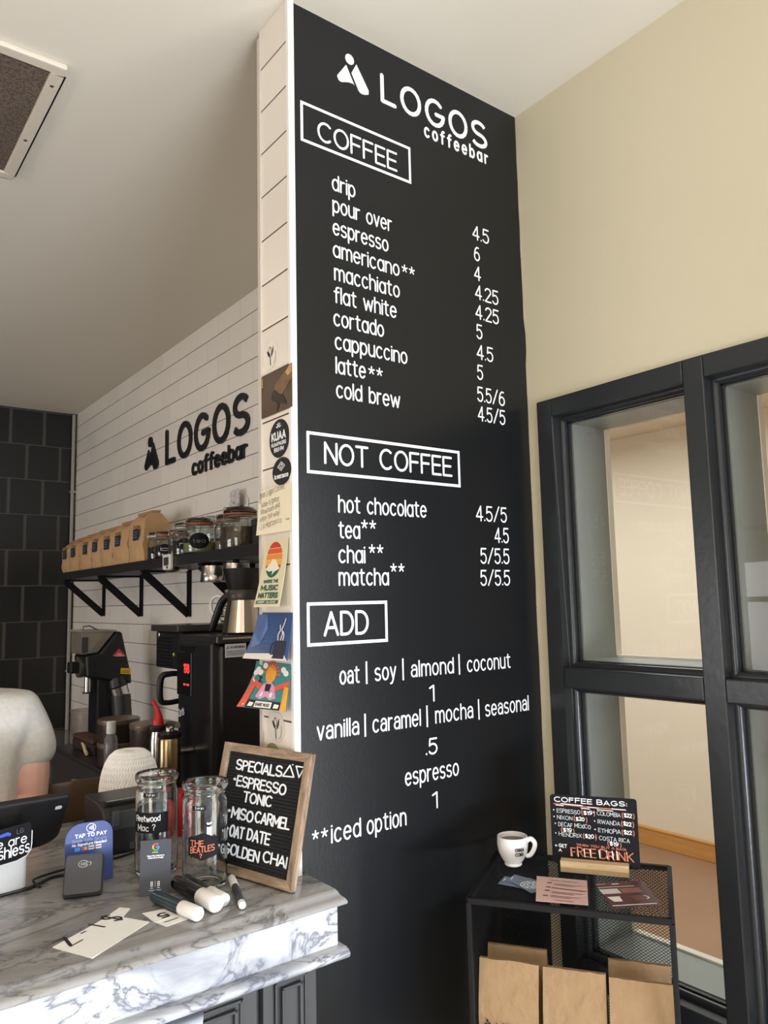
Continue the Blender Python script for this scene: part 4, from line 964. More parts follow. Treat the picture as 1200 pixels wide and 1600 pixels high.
b = MB(); [stroke(b, [(-.015*k, .010), (0, .010+.0095*k), (.015*k, .010), (0, .010-.0095*k), (-.015*k, .010)], .0007, lambda u, v, w=0: f(u, v, w+.001)) for k in (1, .6)]; stroke(b, [(-.003, .006), (.003, .014)], .0009, lambda u, v, w=0: f(u, v, w+.001)); b.obj('diamond_print', VINYL, t_, merge=False)
t_, f, W_, H_ = sheet('handwritten_note', 'cream handwritten thank you note on the tiled column', 'note', 1.4765, 1.3325, 1.764, 1.860, lambda u, v: .002+.006*(1-v/.096)**2*(1-u/.2), CREAMP)
PEN = mat('pencil_grey', lin(112, 104, 96), .7)
for x, u, v, h, w in (('Dear Logos Coffee,', .008, .078, .0125, .108), ('Have a great', .016, .058, .012, .076), ('showroom and', .014, .043, .012, .080), ('enjoy the way!', .012, .028, .012, .082), ('- La Marzocco', .010, .010, .013, .094)): ink(t_, f, x, u, v, h, w, PEN, wt=.035, jit=.10, rise=.10)
ink(t_, f, 'xoxo', .121, .022, .005, .014, PEN, wt=.06)
flat0 = lambda u, v: 0.0
curl = lambda a, c, H: (lambda u, v: (a+(c-a)*min(1, max(0, u/.144)))*(1-v/H)**1.6+.0015)
t_, f, W_, H_ = sheet('music_flyer', 'cream flyer with a striped sunset and mountain, curling off the tiled column', 'flyer', 1.449, 1.3526, 1.612, 1.7515, lambda u, v: (.028-.06*u)*max(0, 1-v/.1395)**1.5+.0015, mat('flyer_cream', lin(224, 214, 180), .55))
cx, cy = .047, .0965; RX, RY = .0325, .037
def band(t_, f, lo, hi, m, nm='sun_band_print'):
    P = [(cx+RX*math.sqrt(max(0, 1-((v-cy)/RY)**2))*s, v) for s, vs in ((1, [lo+(hi-lo)*i/8 for i in range(9)]), (-1, [hi+(lo-hi)*i/8 for i in range(9)])) for v in vs]
    fill(t_, f, nm, P, m, .0009)
for lo, hi, c_ in ((.121, .1334, (206, 60, 44)), (.109, .1195, (222, 92, 48)), (.097, .1075, (236, 146, 52)), (.086, .0955, (244, 178, 62)), (.079, .085, (200, 70, 50))): band(t_, f, lo, hi, mat('print_%d_%d' % c_[:2], lin(*c_), .5))
GRN = mat('print_green', lin(34, 96, 78), .5); band(t_, f, .0598, .0785, GRN, 'hill_print')
fill(t_, f, 'mountain_print', [(.018, .077), (.034, .090), (.043, .099), (.048, .096), (.054, .098), (.066, .085), (.075, .077), (.055, .071), (.046, .064), (.048, .074), (.035, .072)], mat('print_cream', lin(240, 234, 214), .5), .0012)
for x, u, v, h, w in (('WHERE THE', .0195, .0485, .0072, .058), ('MUSIC', .0140, .033, .0118, .068), ('MATTERS', .0100, .0175, .0120, .076)): ink(t_, f, x, u, v, h, w, GRN, wt=.12)
fill(t_, f, 'footer_print', [(.006, .0065), (.090, .0065), (.090, .0135), (.006, .0135)], GRN, .0009); ink(t_, f, 'KEEP AUDIO', .012, .008, .004, .070, mat('print_cream', lin(240, 234, 214), .5), wt=.12)
t_, f, W_, H_ = sheet('picture_card', 'blue picture card with a steaming mug, curling off the tiled column', 'card', 1.4817, 1.3377, 1.5065, 1.600, lambda u, v: (.036-.16*u)*max(0, 1-v/.0935)**1.5+.0015, mat('blue_print', lin(62, 88, 138), .35, var=.2, vscale=10))
fill(t_, f, 'glow_print', [(.002, .09), (.045, .09), (.055, .06), (.04, .03), (.012, .022), (.004, .05)], mat('blue_glow', lin(88, 116, 166), .35, var=.15, vscale=18), .0009)
for p in ([(0, 0), (.037, 0), (.028, .011), (.0, .010)], [(.037, 0), (.144, 0), (.128, .014), (.028, .011)]): fill(t_, f, 'table_print', p, mat('print_pale', lin(226, 220, 214), .45), .0010)
fill(t_, f, 'mug_print', [(.094, .003), (.132, .003), (.132, .038), (.092, .037)], mat('print_dark_mug', lin(44, 46, 62), .45), .0013)
b = MB(); stroke(b, [(.094, .034), (.085, .032), (.083, .020), (.087, .012), (.093, .011)], .0013, lambda u, v, w=0: f(u, v, w+.0012)); b.obj('mug_handle_print', mat('print_dark_mug', lin(44, 46, 62), .45), t_, merge=False)
b = MB()
for p in ([(.103, .040), (.100, .050), (.106, .058), (.103, .068)], [(.112, .040), (.116, .052), (.111, .060), (.118, .072), (.122, .081)], [(.120, .040), (.122, .048), (.118, .055)]): stroke(b, p, .0018, lambda u, v, w=0: f(u, v, w+.0012))
b.obj('steam_print', mat('print_pale', lin(226, 220, 214), .45), t_, merge=False)
for i, x in enumerate(('GOOD', 'MORNING', 'COFFEE')): ink(t_, f, x, .007, .079-i*.0062, .0038, .019, mat('print_slate', lin(52, 60, 84), .5), wt=.1)
t_, f, W_, H_ = sheet('picture_card', 'colourful patterned card with a big sun, curling off the tiled column', 'card', 1.4898, 1.347, 1.408, 1.4985, lambda u, v: (.046-.25*u)*max(0, 1-v/.0905)**1.5+.0015, mat('teal_print', lin(62, 136, 140), .45))
RED_, ORA, PNK, WHT, BLK2 = mat('print_coral', lin(226, 94, 72), .5), mat('print_amber', lin(234, 166, 58), .5), mat('print_pink', lin(222, 158, 192), .5), mat('print_white', lin(244, 240, 230), .5), mat('print_black', lin(28, 28, 34), .5)
for a in range(0, 180, 18): fill(t_, f, 'ray_print', [(.072, .066), (.072+.034*math.cos(math.radians(a)), .066+.028*math.sin(math.radians(a))), (.072+.034*math.cos(math.radians(a+10)), .066+.028*math.sin(math.radians(a+10)))], RED_, .0009)
fill(t_, f, 'sun_print', ell(.072, .068, .020, .0185), ORA, .0012); fill(t_, f, 'sun_core_print', ell(.076, .067, .006, .007), WHT, .0014)
for a, c in ((-1, 1), (1, 1)): fill(t_, f, 'beam_print', [(.072+a*.022, .045), (.072+a*.07, .058), (.072+a*.07, .048), (.072+a*.022, .034)], RED_, .0009)
for x, y in ((.018, .074), (.030, .069), (.012, .068), (.118, .078), (.128, .072), (.044, .083)): fill(t_, f, 'cloud_print', ell(x, y, .010, .006), WHT, .0011)
fill(t_, f, 'bolt_print', [(.022, .064), (.042, .060), (.036, .054), (.05, .050), (.03, .050), (.034, .057)], BLK2, .0013)
fill(t_, f, 'figure_print', [(.040, .022), (.052, .046), (.066, .052), (.080, .052), (.094, .044), (.106, .022), (.088, .018), (.074, .024), (.058, .018)], PNK, .0012)
fill(t_, f, 'cup_print', [(.064, .034), (.080, .034), (.082, .048), (.062, .048)], BLK2, .0015); ink(t_, f, 'M', .068, .036, .009, .008, ORA, wt=.13)
for u in (.056, .088): fill(t_, f, 'spot_print', ell(u, .028, .005, .005), WHT, .0014)
fill(t_, f, 'side_print', [(0, .0), (.022, .002), (.026, .044), (.008, .046)], RED_, .0013); fill(t_, f, 'side_print', [(.124, 0), (.142, 0), (.142, .046), (.128, .046)], ORA, .0013)
b = MB(); [stroke(b, p, .0013, lambda u, v, w=0: f(u, v, w+.0015)) for p in ([(.011, .038), (.018, .038)], [(.011, .028), (.018, .028)], [(.0145, .038), (.0145, .02)], [(.010, .012), (.016, .006)], [(.014, .066), (.010, .055), (.018, .050)])]; b.obj('line_print', WHT, t_, merge=False)
fill(t_, f, 'strip_print', [(.024, .001), (.124, .001), (.124, .016), (.024, .016)], BLK2, .0012); fill(t_, f, 'plate_print', [(.050, .003), (.100, .003), (.100, .0145), (.050, .0145)], WHT, .0026)
ink(t_, f, 'SHARE MUSIC', .053, .0055, .0062, .044, BLK2, wt=.08, lift=.0032)
for u in (.030, .106): fill(t_, f, 'hand_print', [(u, .004), (u+.014, .004), (u+.016, .011), (u+.002, .012)], WHT, .0026)
t_, f = disc('round white sticker with a sprouting bud, low on the column above the letter board', 1.4105, 1.3705, .0360, .0300, mat('sticker_grey_white', lin(226, 218, 208), .4)); sprout(t_, f, .036)
t_, f = disc('round olive green sticker peeking out above the letter board frame', 1.4245, 1.3145, .0290, .0225, mat('olive_green', lin(158, 166, 116), .5))

# ================================================================== back counter and what stands on it
bc = thing('back_counter', 'dark back counter with a grey worktop along the tiled wall', 'counter', (.86, 3.4, 0))
ZB = .830
t = NT('grey_stone_top', .12); nz = t.noise(t.tc.outputs['Object'], 7, 6); t.l(t.ramp(nz, [(.3, lin(96, 94, 94)), (.7, lin(132, 130, 128))]), t.p.inputs['Base Color'])
b = MB(); b.box((-.01, -1.90, .795), (.612, 1.985, ZB)); b.obj('worktop', t.m, bc, bevel=.003)
b = MB(); b.box((.02, -1.88, .0), (.612, 1.985, .795)); b.obj('cabinet', mat('dark_cabinet', lin(52, 50, 50), .5), bc)
for y0 in (-1.86, -1.22, -.58, .06, .70, 1.34):
    b = MB(); b.box((.002, y0, .10), (.02, y0+.61, .78)); d = b.obj('door', mat('dark_door', lin(58, 56, 56), .45), bc, bevel=.002)
    b = MB(); b.tube([(.002, y0+.5, .70), (-.022, y0+.5, .70), (-.022, y0+.59, .70), (.002, y0+.59, .70)], .005, 8); b.obj('handle', STEEL, d, smooth=True)
# tall black water boiler
bo = thing('water_boiler', 'tall black water boiler with a red digital display beside the tiled column', 'boiler', (1.0, 2.17, ZB+.001))
H_ = .694
b = MB(); b.box((.02, .0, .0), (.47, .28, H_-.02)); 
b.obj('body', BLKG, bo, bevel=.022, seg=4)
b = MB(); b.box((.0, .012, .02), (.05, .268, H_-.02)); fp = b.obj('front_panel', mat('black_panel', lin(30, 30, 33), .3), bo, bevel=.012, seg=3)
b = MB(); b.box((.012, -.004, H_-.024), (.47, .284, H_)); b.obj('top_edge', mat('dark_top', lin(46, 44, 44), .25), bo, bevel=.004)
b = MB(); b.box((.03, -.0055, H_-.012), (.46, -.003, H_-.006)); b.obj('top_trim', STEEL, bo)
b = MB(); b.box((-.004, .15, H_-.19), (.001, .262, H_-.055)); dp = b.obj('display_panel', BLKG, bo, bevel=.002)
fd = plane_frame((-.0045, .262, 0), (0, -1, 0), (0, 0, 1)); LED = mat('red_led', lin(255, 40, 40), .5, emit=((1, .05, .04, 1), 1.6))
b = MB(); write(b, '198', fd, .056, H_-.120, .030, .044, wt=.075); b.obj('digits', LED, dp, merge=False)
for u in (.058, .084):
    b = MB(); stroke(b, [(u, H_-.155), (u+.012, H_-.155)], .003, fd); b.obj('indicator', LED, dp, merge=False)
b = MB(); b.box((-.003, .205, H_-.19), (.0015, .262, H_-.055)); b.obj('grey_band', mat('grey_band', lin(96, 98, 104), .4), bo)
b = MB(); b.box((-.004, .13, H_-.036), (.002, .235, H_-.052)); b.obj('badge_bar', BLKG, bo)
b = MB(); write(b, 'Curtis', fd, .015, H_-.262, .026, .05, wt=.07, rise=.25); b.obj('lettering', mat('grey_logo', lin(210, 210, 214), .5), bo, merge=False)
fw = plane_frame((0, -.0008, 0), (1, 0, 0), (0, 0, 1))
b = MB(); b.box((.040, -.001, H_-.066), (.109, .001, H_-.026)); wl_ = b.obj('warning_label', mat('label_grey', lin(214, 216, 224), .5), bo, label='pale grey warning label')
b = MB(); write(b, 'WARNING', lambda u, v, w=0: fw(u, v, w+.0004), .055, H_-.040, .0085, .05, wt=.09)
for i in range(4): stroke(b, [(.044, H_-.047-i*.0042), (.105-(.01 if i == 3 else 0), H_-.047-i*.0042)], .0007, lambda u, v, w=0: fw(u, v, w+.0004))
stroke(b, [(.043, H_-.040), (.052, H_-.040), (.0475, H_-.032), (.043, H_-.040)], .0007, lambda u, v, w=0: fw(u, v, w+.0004)); b.obj('lettering', INK, wl_, merge=False)
tp = MB(); tp.cyl((-.002, .14, .345), (-.075, .14, .345), .011, n=16); tp.cyl((-.06, .14, .345), (-.06, .14, .325), .006, n=12); tp.obj('tap', STEEL, bo, smooth=True)
b = MB(); write(b, 'FILTER', plane_frame((-.0012, .10, 0), (0, 0, 1), (0, 1, 0)), .10, -.016, .016, .09, wt=.07); b.obj('lettering', mat('dark_red_print', lin(132, 34, 38), .5), bo, merge=False)
# coffee brewer further along
br = thing('coffee_brewer', 'black twin coffee brewer with a vented head behind the water boiler', 'coffee brewer', (1.02, 2.462, ZB+.001))
b = MB(); b.box((.0, .0, .575), (.43, .22, .70)); b.obj('head', BLKP, br, bevel=.006)
for i in range(9):
    b = MB(); b.box((-.0025, .07, .583+i*.0115), (.001, .205, .588+i*.0115)); b.obj('vent_slat', BLKG, br)
b = MB(); b.box((-.015, -.01, .70), (.44, .23, .722)); b.obj('top_tray', mat('dark_tray', lin(56, 54, 54), .25), br, bevel=.003)
b = MB(); b.box((.27, .0, 0), (.43, .22, .58)); b.obj('column', BLKP, br, bevel=.004)
b = MB(); b.box((.0, -.0, 0), (.43, .22, .03)); b.obj('base', BLKP, br, bevel=.004)
b = MB(); b.lathe([(.055, .43), (.075, .47), (.082, .57)], (.13, .11, 0), n=28); bk = b.obj('brew_basket', BLKP, br, smooth=True)
b = MB(); b.stube([(.05, .10, .555), (.005, .105, .557), (-.022, .11, .545), (-.024, .11, .475), (.0, .105, .462), (.06, .10, .468)], [.009, .010, .011, .010, .009, .009], 10); b.obj('basket_handle', BLKP, br, smooth=True)
b = MB(); b.sphere((-.001, .055, .625), .006, (.4, 1, 1), 10, 6); b.obj('indicator_light', mat('yellow_lamp', lin(206, 190, 60), .4), br, smooth=True)
b = MB(); b.sphere((-.002, .19, .688), .012, (.3, 1, 1), 12, 6); b.obj('badge', STEEL, br, smooth=True)
b = MB(); b.lathe([(.075, .032), (.085, .05), (.088, .22), (.080, .27), (.06, .295), (.02, .305)], (.125, .11, 0), n=32); b.obj('carafe', BLKG, br, smooth=True)
# things standing on the brewer and boiler tops
ZK = ZB+.001+H_+.0005
kt = thing('steel_kettle', 'conical polished steel kettle with a black handle and collar on top of the boiler', 'kettle', (1.135, 2.235, ZK))
b = MB(); b.lathe([(.066, .002), (.069, .006), (.066, .02), (.046, .128), (.045, .134)], n=44); b.obj('body', mat('warm_polished_steel', lin(214, 202, 186), .12, metal=1.0), kt, smooth=True)
b = MB(); b.lathe([(.044, .133), (.056, .165), (.066, .205), (.062, .205), (.050, .165), (.040, .135)], n=36); b.obj('collar', BLKP, kt, smooth=True, label='black ribbed funnel collar')
b = MB(); b.lathe([(.048, .100), (.053, .112), (.053, .130), (.048, .138)], n=36); b.obj('strap', mat('dark_strap', lin(60, 54, 50), .35), kt, smooth=True)
hd = Vector((-.30, .95, 0)).normalized()
b = MB(); P = [hd*.050+Vector((0, 0, .125)), hd*.075+Vector((0, 0, .118)), hd*.100+Vector((0, 0, .100)), hd*.120+Vector((0, 0, .065)), hd*.142+Vector((0, 0, .022)), hd*.150+Vector((0, 0, .006))]
b.stube(P, [.013, .013, .0125, .013, .012, .009], 12); b.obj('handle', BLKP, kt, smooth=True)
b = MB(); P = [hd*.052+Vector((.01, 0, .085)), hd*.082+Vector((.012, 0, .082)), hd*.078+Vector((.012, 0, .045)), hd*.066+Vector((.01, 0, .02))]; b.stube(P, .006, 8); b.obj('lower_grip', BLKP, kt, smooth=True)
dc = thing('glass_decanter', 'glass coffee server with a looped handle and banded collar on top of the brewer', 'decanter', (1.27, 2.575, ZB+.001+.7235))
b = MB(); pr = [(.045, .001), (.052, .006), (.054, .03), (.046, .052), (.026, .072), (.024, .080), (.030, .098), (.0345, .116)]; pin = [(r-.0025, z+.001) for r, z in pr[::-1]]; pin[-1] = (.0001, .0045)
b.lathe([(.0001, .001)]+pr+pin, n=40, cap0=False, cap1=False); b.obj('glass_body', GLASS, dc, smooth=True)
b = MB(); b.stube([(-.02, .028, .082), (-.035, .055, .095), (-.045, .085, .085), (-.048, .095, .060), (-.045, .082, .032), (-.03, .052, .022)], .006, 10); b.obj('glass_handle', WHITEP, dc, smooth=True, label='pale looped handle')
b = MB()
for i in range(5): b.lathe([(.050-.0035*abs(i-1), .018+i*.0095), (.0515-.0035*abs(i-1), .021+i*.0095), (.050-.0035*abs(i-1), .024+i*.0095)], n=30, cap0=False, cap1=False)
b.obj('collar_bands', BRONZE, dc, smooth=True, label='bronze banded collar')
# coffee grinder (seen from its side, spout towards the aisle)
gr = thing('coffee_grinder', 'black shop coffee grinder with a clear hopper and a red triangle badge', 'grinder', (1.20, 3.88, ZB+.001))
def gp(x, z, y=0): return (x-1.20, y-.10, z-ZB-.001)      # y = depth behind the near side
GY = (0, .20, 0)
b = MB(); b.prism([gp(*p) for p in ((1.108, 1.290), (1.322, 1.245), (1.318, 1.290), (1.270, 1.498), (1.245, 1.500), (1.165, 1.402), (1.100, 1.392))], GY); b.obj('body', BLKP, gr, bevel=.012, seg=3)
b = MB(); b.prism([gp(1.165, .87, .03), gp(1.310, .87, .03), gp(1.300, 1.28, .03), gp(1.165, 1.28, .03)], (0, .14, 0)); b.obj('column', BLKP, gr, bevel=.008)
b = MB(); b.prism([gp(1.06, .831, -.01), gp(1.33, .831, -.01), gp(1.33, .874, -.01), gp(1.06, .874, -.01)], (0, .22, 0)); b.obj('base', BLKP, gr, bevel=.006)
HG = mat('smoked_hopper', lin(176, 166, 152), .15, trans=.6)
b = MB(); b.prism([gp(1.084, 1.398, .012), gp(1.160, 1.404, .012), gp(1.238, 1.500, .012), gp(1.082, 1.505, .012)], (0, .176, 0)); hp = b.obj('hopper', HG, gr, bevel=.004)
b = MB(); b.prism([gp(1.078, 1.504, .006), gp(1.245, 1.500, .006), gp(1.245, 1.508, .006), gp(1.078, 1.513, .006)], (0, .188, 0)); b.obj('hopper_lid', mat('grey_lid', lin(150, 144, 138), .35), hp)
b = MB(); b.tube([gp(1.10, 1.510, .05), gp(1.10, 1.528, .05), gp(1.13, 1.530, .05), gp(1.17, 1.508, .05)], .004, 6); b.obj('lid_handle', mat('grey_lid_handle', lin(120, 116, 112), .4), hp, smooth=True)
b = MB(); b.box(gp(1.082, 1.405, .006), gp(1.112, 1.478, .011)); b.obj('switch_plate', DGREY, gr, bevel=.002)
b = MB(); b.prism([gp(1.224, 1.384, -.001), gp(1.290, 1.380, -.001), gp(1.256, 1.418, -.001)], (0, .003, 0)); bd = b.obj('triangle_badge', mat('badge_red', lin(206, 62, 70), .4), gr)
fg = plane_frame(gp(1.224, 1.380, -.0012), (1, 0, -.06), (0, 0, 1))
b = MB(); stroke(b, [(.012, .0055), (.054, .0055)], .0018, fg); stroke(b, [(.024, .014), (.042, .014)], .0022, fg); b.obj('badge_print', mat('badge_white', lin(240, 226, 224), .5), bd, merge=False)
b = MB(); b.prism([gp(1.264, 1.298, -.001), gp(1.312, 1.292, -.001), gp(1.313, 1.320, -.001), gp(1.265, 1.325, -.001)], (0, .003, 0)); yl = b.obj('yellow_label', mat('label_yellow', lin(222, 176, 30), .5), gr)
fy = plane_frame(gp(1.264, 1.298, -.0012), (1, 0, -.1), (0, 0, 1))
b = MB(); [stroke(b, [(.006, z), (.042, z)], .0014, fy) for z in (.008, .015)]; b.obj('label_print', mat('label_olive', lin(140, 104, 10), .5), yl, merge=False)
b = MB(); b.cyl(gp(1.092, 1.335, .10), gp(1.112, 1.335, .10), .050, n=28); b.obj('grind_housing', mat('grey_housing', lin(120, 116, 110), .35, metal=.6), gr, smooth=True)
b = MB(); b.box(gp(1.050, 1.308, .07), gp(1.094, 1.362, .13)); b.obj('dial_knob', BLKP, gr, bevel=.008)
b = MB(); b.cyl(gp(1.130, 1.292, .06), gp(1.130, 1.215, .06), .017, n=20); b.obj('chute', STEEL, gr, smooth=True); b = MB(); b.cyl(gp(1.130, 1.220, .06), gp(1.130, 1.212, .06), .024, n=20); b.obj('chute_lip', BLKP, gr, smooth=True)
b = MB(); b.cyl(gp(1.262, 1.232, .02), gp(1.272, 1.196, .015), .044, .042, 28); b.obj('dosing_ring', STEEL, gr, smooth=True)
b = MB(); b.cyl(gp(1.255, 1.275, .03), gp(1.262, 1.232, .02), .040, .045, 24); b.obj('funnel', BLKP, gr, smooth=True)
b = MB(); b.cyl(gp(1.272, 1.196, .015), gp(1.285, .98, .0), .046, .044, 28); b.obj('grounds_bin', mat('dark_bin', lin(44, 42, 44), .4), gr, smooth=True)
# dark tins, two stacks of two
for k, (x, y, z) in enumerate(((1.015, 3.045, 0), (1.015, 3.045, .086), (1.065, 2.835, 0), (1.065, 2.835, .086))):
    lab = ('lower dark brown round tin of the left stack on the back counter', 'upper dark brown round tin of the left stack on the back counter', 'lower dark brown round tin of the right stack, nearest the red nozzle', 'upper dark brown round tin of the right stack, nearest the red nozzle')[k]
    t_ = thing('round_tin', lab, 'tin', (x, y, ZB+.191+.001+z), group='dark tins stacked on the back counter')
    b = MB(); b.lathe([(.074, 0), (.076, .003), (.076, .070)], n=36); b.obj('tin_body', mat('dark_brown_tin', lin(70, 60, 56), .3, metal=.4), t_, smooth=True)
    b = MB(); b.lathe([(.0775, .068), (.0785, .071), (.0785, .083), (.076, .0855), (.070, .0855)], n=36); b.obj('lid', mat('tin_lid', lin(128, 112, 98), .3, metal=.5), t_, smooth=True)
dr = thing('tin_drawer', 'low dark drawer box carrying the brown tins on the back counter', 'drawer', (1.04, 3.20, ZB+.001))
b = MB(); b.box((-.115, -.47, 0), (.12, .44, .190)); b.obj('box', mat('dark_drawer', lin(48, 44, 44), .4), dr, bevel=.004); b = MB(); b.box((-.121, -.45, .01), (-.115, .42, .178)); d = b.obj('drawer_front', mat('dark_drawer_front', lin(56, 52, 52), .35), dr, bevel=.002); b = MB(); b.tube([(-.121, -.06, .11), (-.14, -.06, .11), (-.14, .06, .11), (-.121, .06, .11)], .004, 6); b.obj('handle', STEEL, d, smooth=True)
wb = thing('squeeze_bottle', 'slim clear bottle with a white cap in front of the brown tins', 'bottle', (.957, 2.955, ZB+.192))
b = MB(); b.lathe([(.022, 0), (.024, .004), (.024, .115), (.014, .130), (.012, .135)], n=24); b.obj('bottle_body', mat('clear_plastic', lin(206, 206, 210), .15, trans=.8), wb, smooth=True)
b = MB(); b.lathe([(.0165, .131), (.0170, .135), (.0165, .172), (.014, .175)], n=20); b.obj('cap', WHITEP, wb, smooth=True, label='white cap')
pc = thing('plastic_container', 'clear plastic container beside the grinder in the corner of the back counter', 'container', (1.335, 4.46, ZB+.001))
b = MB(); b.lathe([(.0001, .002), (.09, .002), (.095, .01), (.110, .22), (.1125, .226), (.108, .226), (.093, .012), (.0001, .006)], n=36, cap0=False, cap1=False); b.obj('container_body', mat('hazy_plastic', lin(222, 216, 212), .2, trans=.85), pc, smooth=True)
bs = thing('counter_brush', 'dark bristled counter brush with a pale wooden handle on the back counter', 'brush', (1.015, 3.42, ZB+.192), rz=math.radians(92))
b = MB(); b.box((-.15, -.03, .0), (.12, .03, .042)); b.obj('bristles', mat('dark_bristle', lin(40, 30, 26), .9, bump=.5, bscale=300), bs, bevel=.006); b = MB(); b.box((-.14, -.034, .042), (.11, .034, .062)); b.obj('wooden_back', mat('dark_wood_back', lin(74, 50, 36), .5), bs, bevel=.008); b = MB(); b.tube([(.11, .0, .05), (-.14, .055, .010)], .007, 8); b.obj('handle', WOODL, bs, smooth=True)
kb = thing('knock_box', 'low black box under the cream whipper and the red nozzle bottle', 'box', (.925, 2.318, ZB+.001)); b = MB(); b.box((-.06, -.10, 0), (.06, .11, .10)); b.obj('box_body', BLKP, kb, bevel=.004); b = MB(); b.box((-.062, -.102, .10), (.062, .112, .106)); b.obj('box_top', DGREY, kb, bevel=.002)
wc = thing('cream_whipper', 'steel cream whipper with a black head and red nozzle in front of the boiler', 'cream whipper', (.905, 2.262, ZB+.108))
b = MB(); b.lathe([(.030, 0), (.033, .004), (.033, .285), (.031, .292)], n=36); b.obj('steel_body', BRONZE, wc, smooth=True)
b = MB(); b.lathe([(.031, .291), (.034, .295), (.034, .306), (.022, .311)], n=32); b.obj('collar', BLKP, wc, smooth=True)
b = MB(); b.tube([(0, 0, .310), (0, 0, .328), (.0, -.03, .334), (.0, -.06, .334)], [.014, .014, .010, .009], 12); b.obj('lever', STEEL, wc, smooth=True)
wn_ = thing('nozzle_bottle', 'squat steel bottle with a bright red bent nozzle beside the cream whipper', 'bottle', (.912, 2.372, ZB+.108))
b = MB(); b.lathe([(.024, 0), (.026, .004), (.026, .27), (.022, .300)], n=28); b.obj('bottle_body', STEEL, wn_, smooth=True)
b = MB(); b.lathe([(.030, .298), (.032, .302), (.032, .312), (.028, .316)], n=28); b.obj('black_collar', BLKP, wn_, smooth=True)
b = MB(); b.stube([(0, 0, .315), (0, 0, .332), (0, .0, .348), (-.003, .008, .368), (-.010, .024, .388)], [.018, .016, .010, .0065, .0045], 14); b.obj('red_nozzle', REDP, wn_, smooth=True, label='red bent nozzle')
sc = thing('paper_slip', 'pale handwritten paper slip taped to the tiles behind the red nozzle', 'note', (XT-.001, 2.96, 1.13))
b = MB(); b.box((-.001, -.12, -.08), (0, .10, .10)); b.obj('sheet', PAPERW, sc)
b = MB(); fz = plane_frame((-.0012, .10, 0), (0, -1, 0), (0, 0, 1)); [stroke(b, [(.02, z), (.12+.04*random.random(), z+.006)], .0018, fz) for z in (.07, .045, .02, -.005)]; b.obj('handwriting', PEN, sc, merge=False)

# ================================================================== wall shelf
sh = thing('wall_shelf', 'long black wall shelf on black angle brackets below the raised letters sign', 'shelf', (XT, 3.45, 1.78))
b = MB(); b.box((1.23-XT, 2.0-3.45, 0), (-.001, 4.86-3.45, .042)); b.obj('shelf_board', mat('black_shelf', lin(36, 36, 39), .45), sh, bevel=.002)
for y in (4.72, 4.087, 3.455, 2.822, 2.19):
    b = MB(); yy = y-3.45
    b.box((-.010, yy-.018, -.215), (-.001, yy+.018, 0)); b.box((1.245-XT, yy-.018, -.009), (-.001, yy+.018, 0)); b.bar((1.25-XT, yy, -.008), (-.006, yy, -.205), .036, .010, (0, 1, 0)); b.obj('bracket', BLKM, sh)
ZSH = 1.8225
bd_ = [(4.78, 4.625, .175, .045), (4.625, 4.436, .18, .06), (4.436, 4.215, .185, .10), (4.215, 4.052, .19, .05), (4.052, 3.86, .19, .08), (3.86, 3.638, .20, .06), (3.635, 3.435, .205, .09)]
NAVL = mat('navy_label', lin(44, 50, 72), .5)
names = ['farthest brown coffee bag on the wall shelf, at the dark tile corner', 'second brown coffee bag from the dark tile corner on the wall shelf', 'third brown coffee bag from the dark tile corner on the wall shelf', 'middle brown coffee bag of the seven on the wall shelf', 'third brown coffee bag counted from the clip top jars on the wall shelf', 'second brown coffee bag counted from the clip top jars on the wall shelf', 'largest and nearest brown coffee bag on the wall shelf, beside the clip top jars']
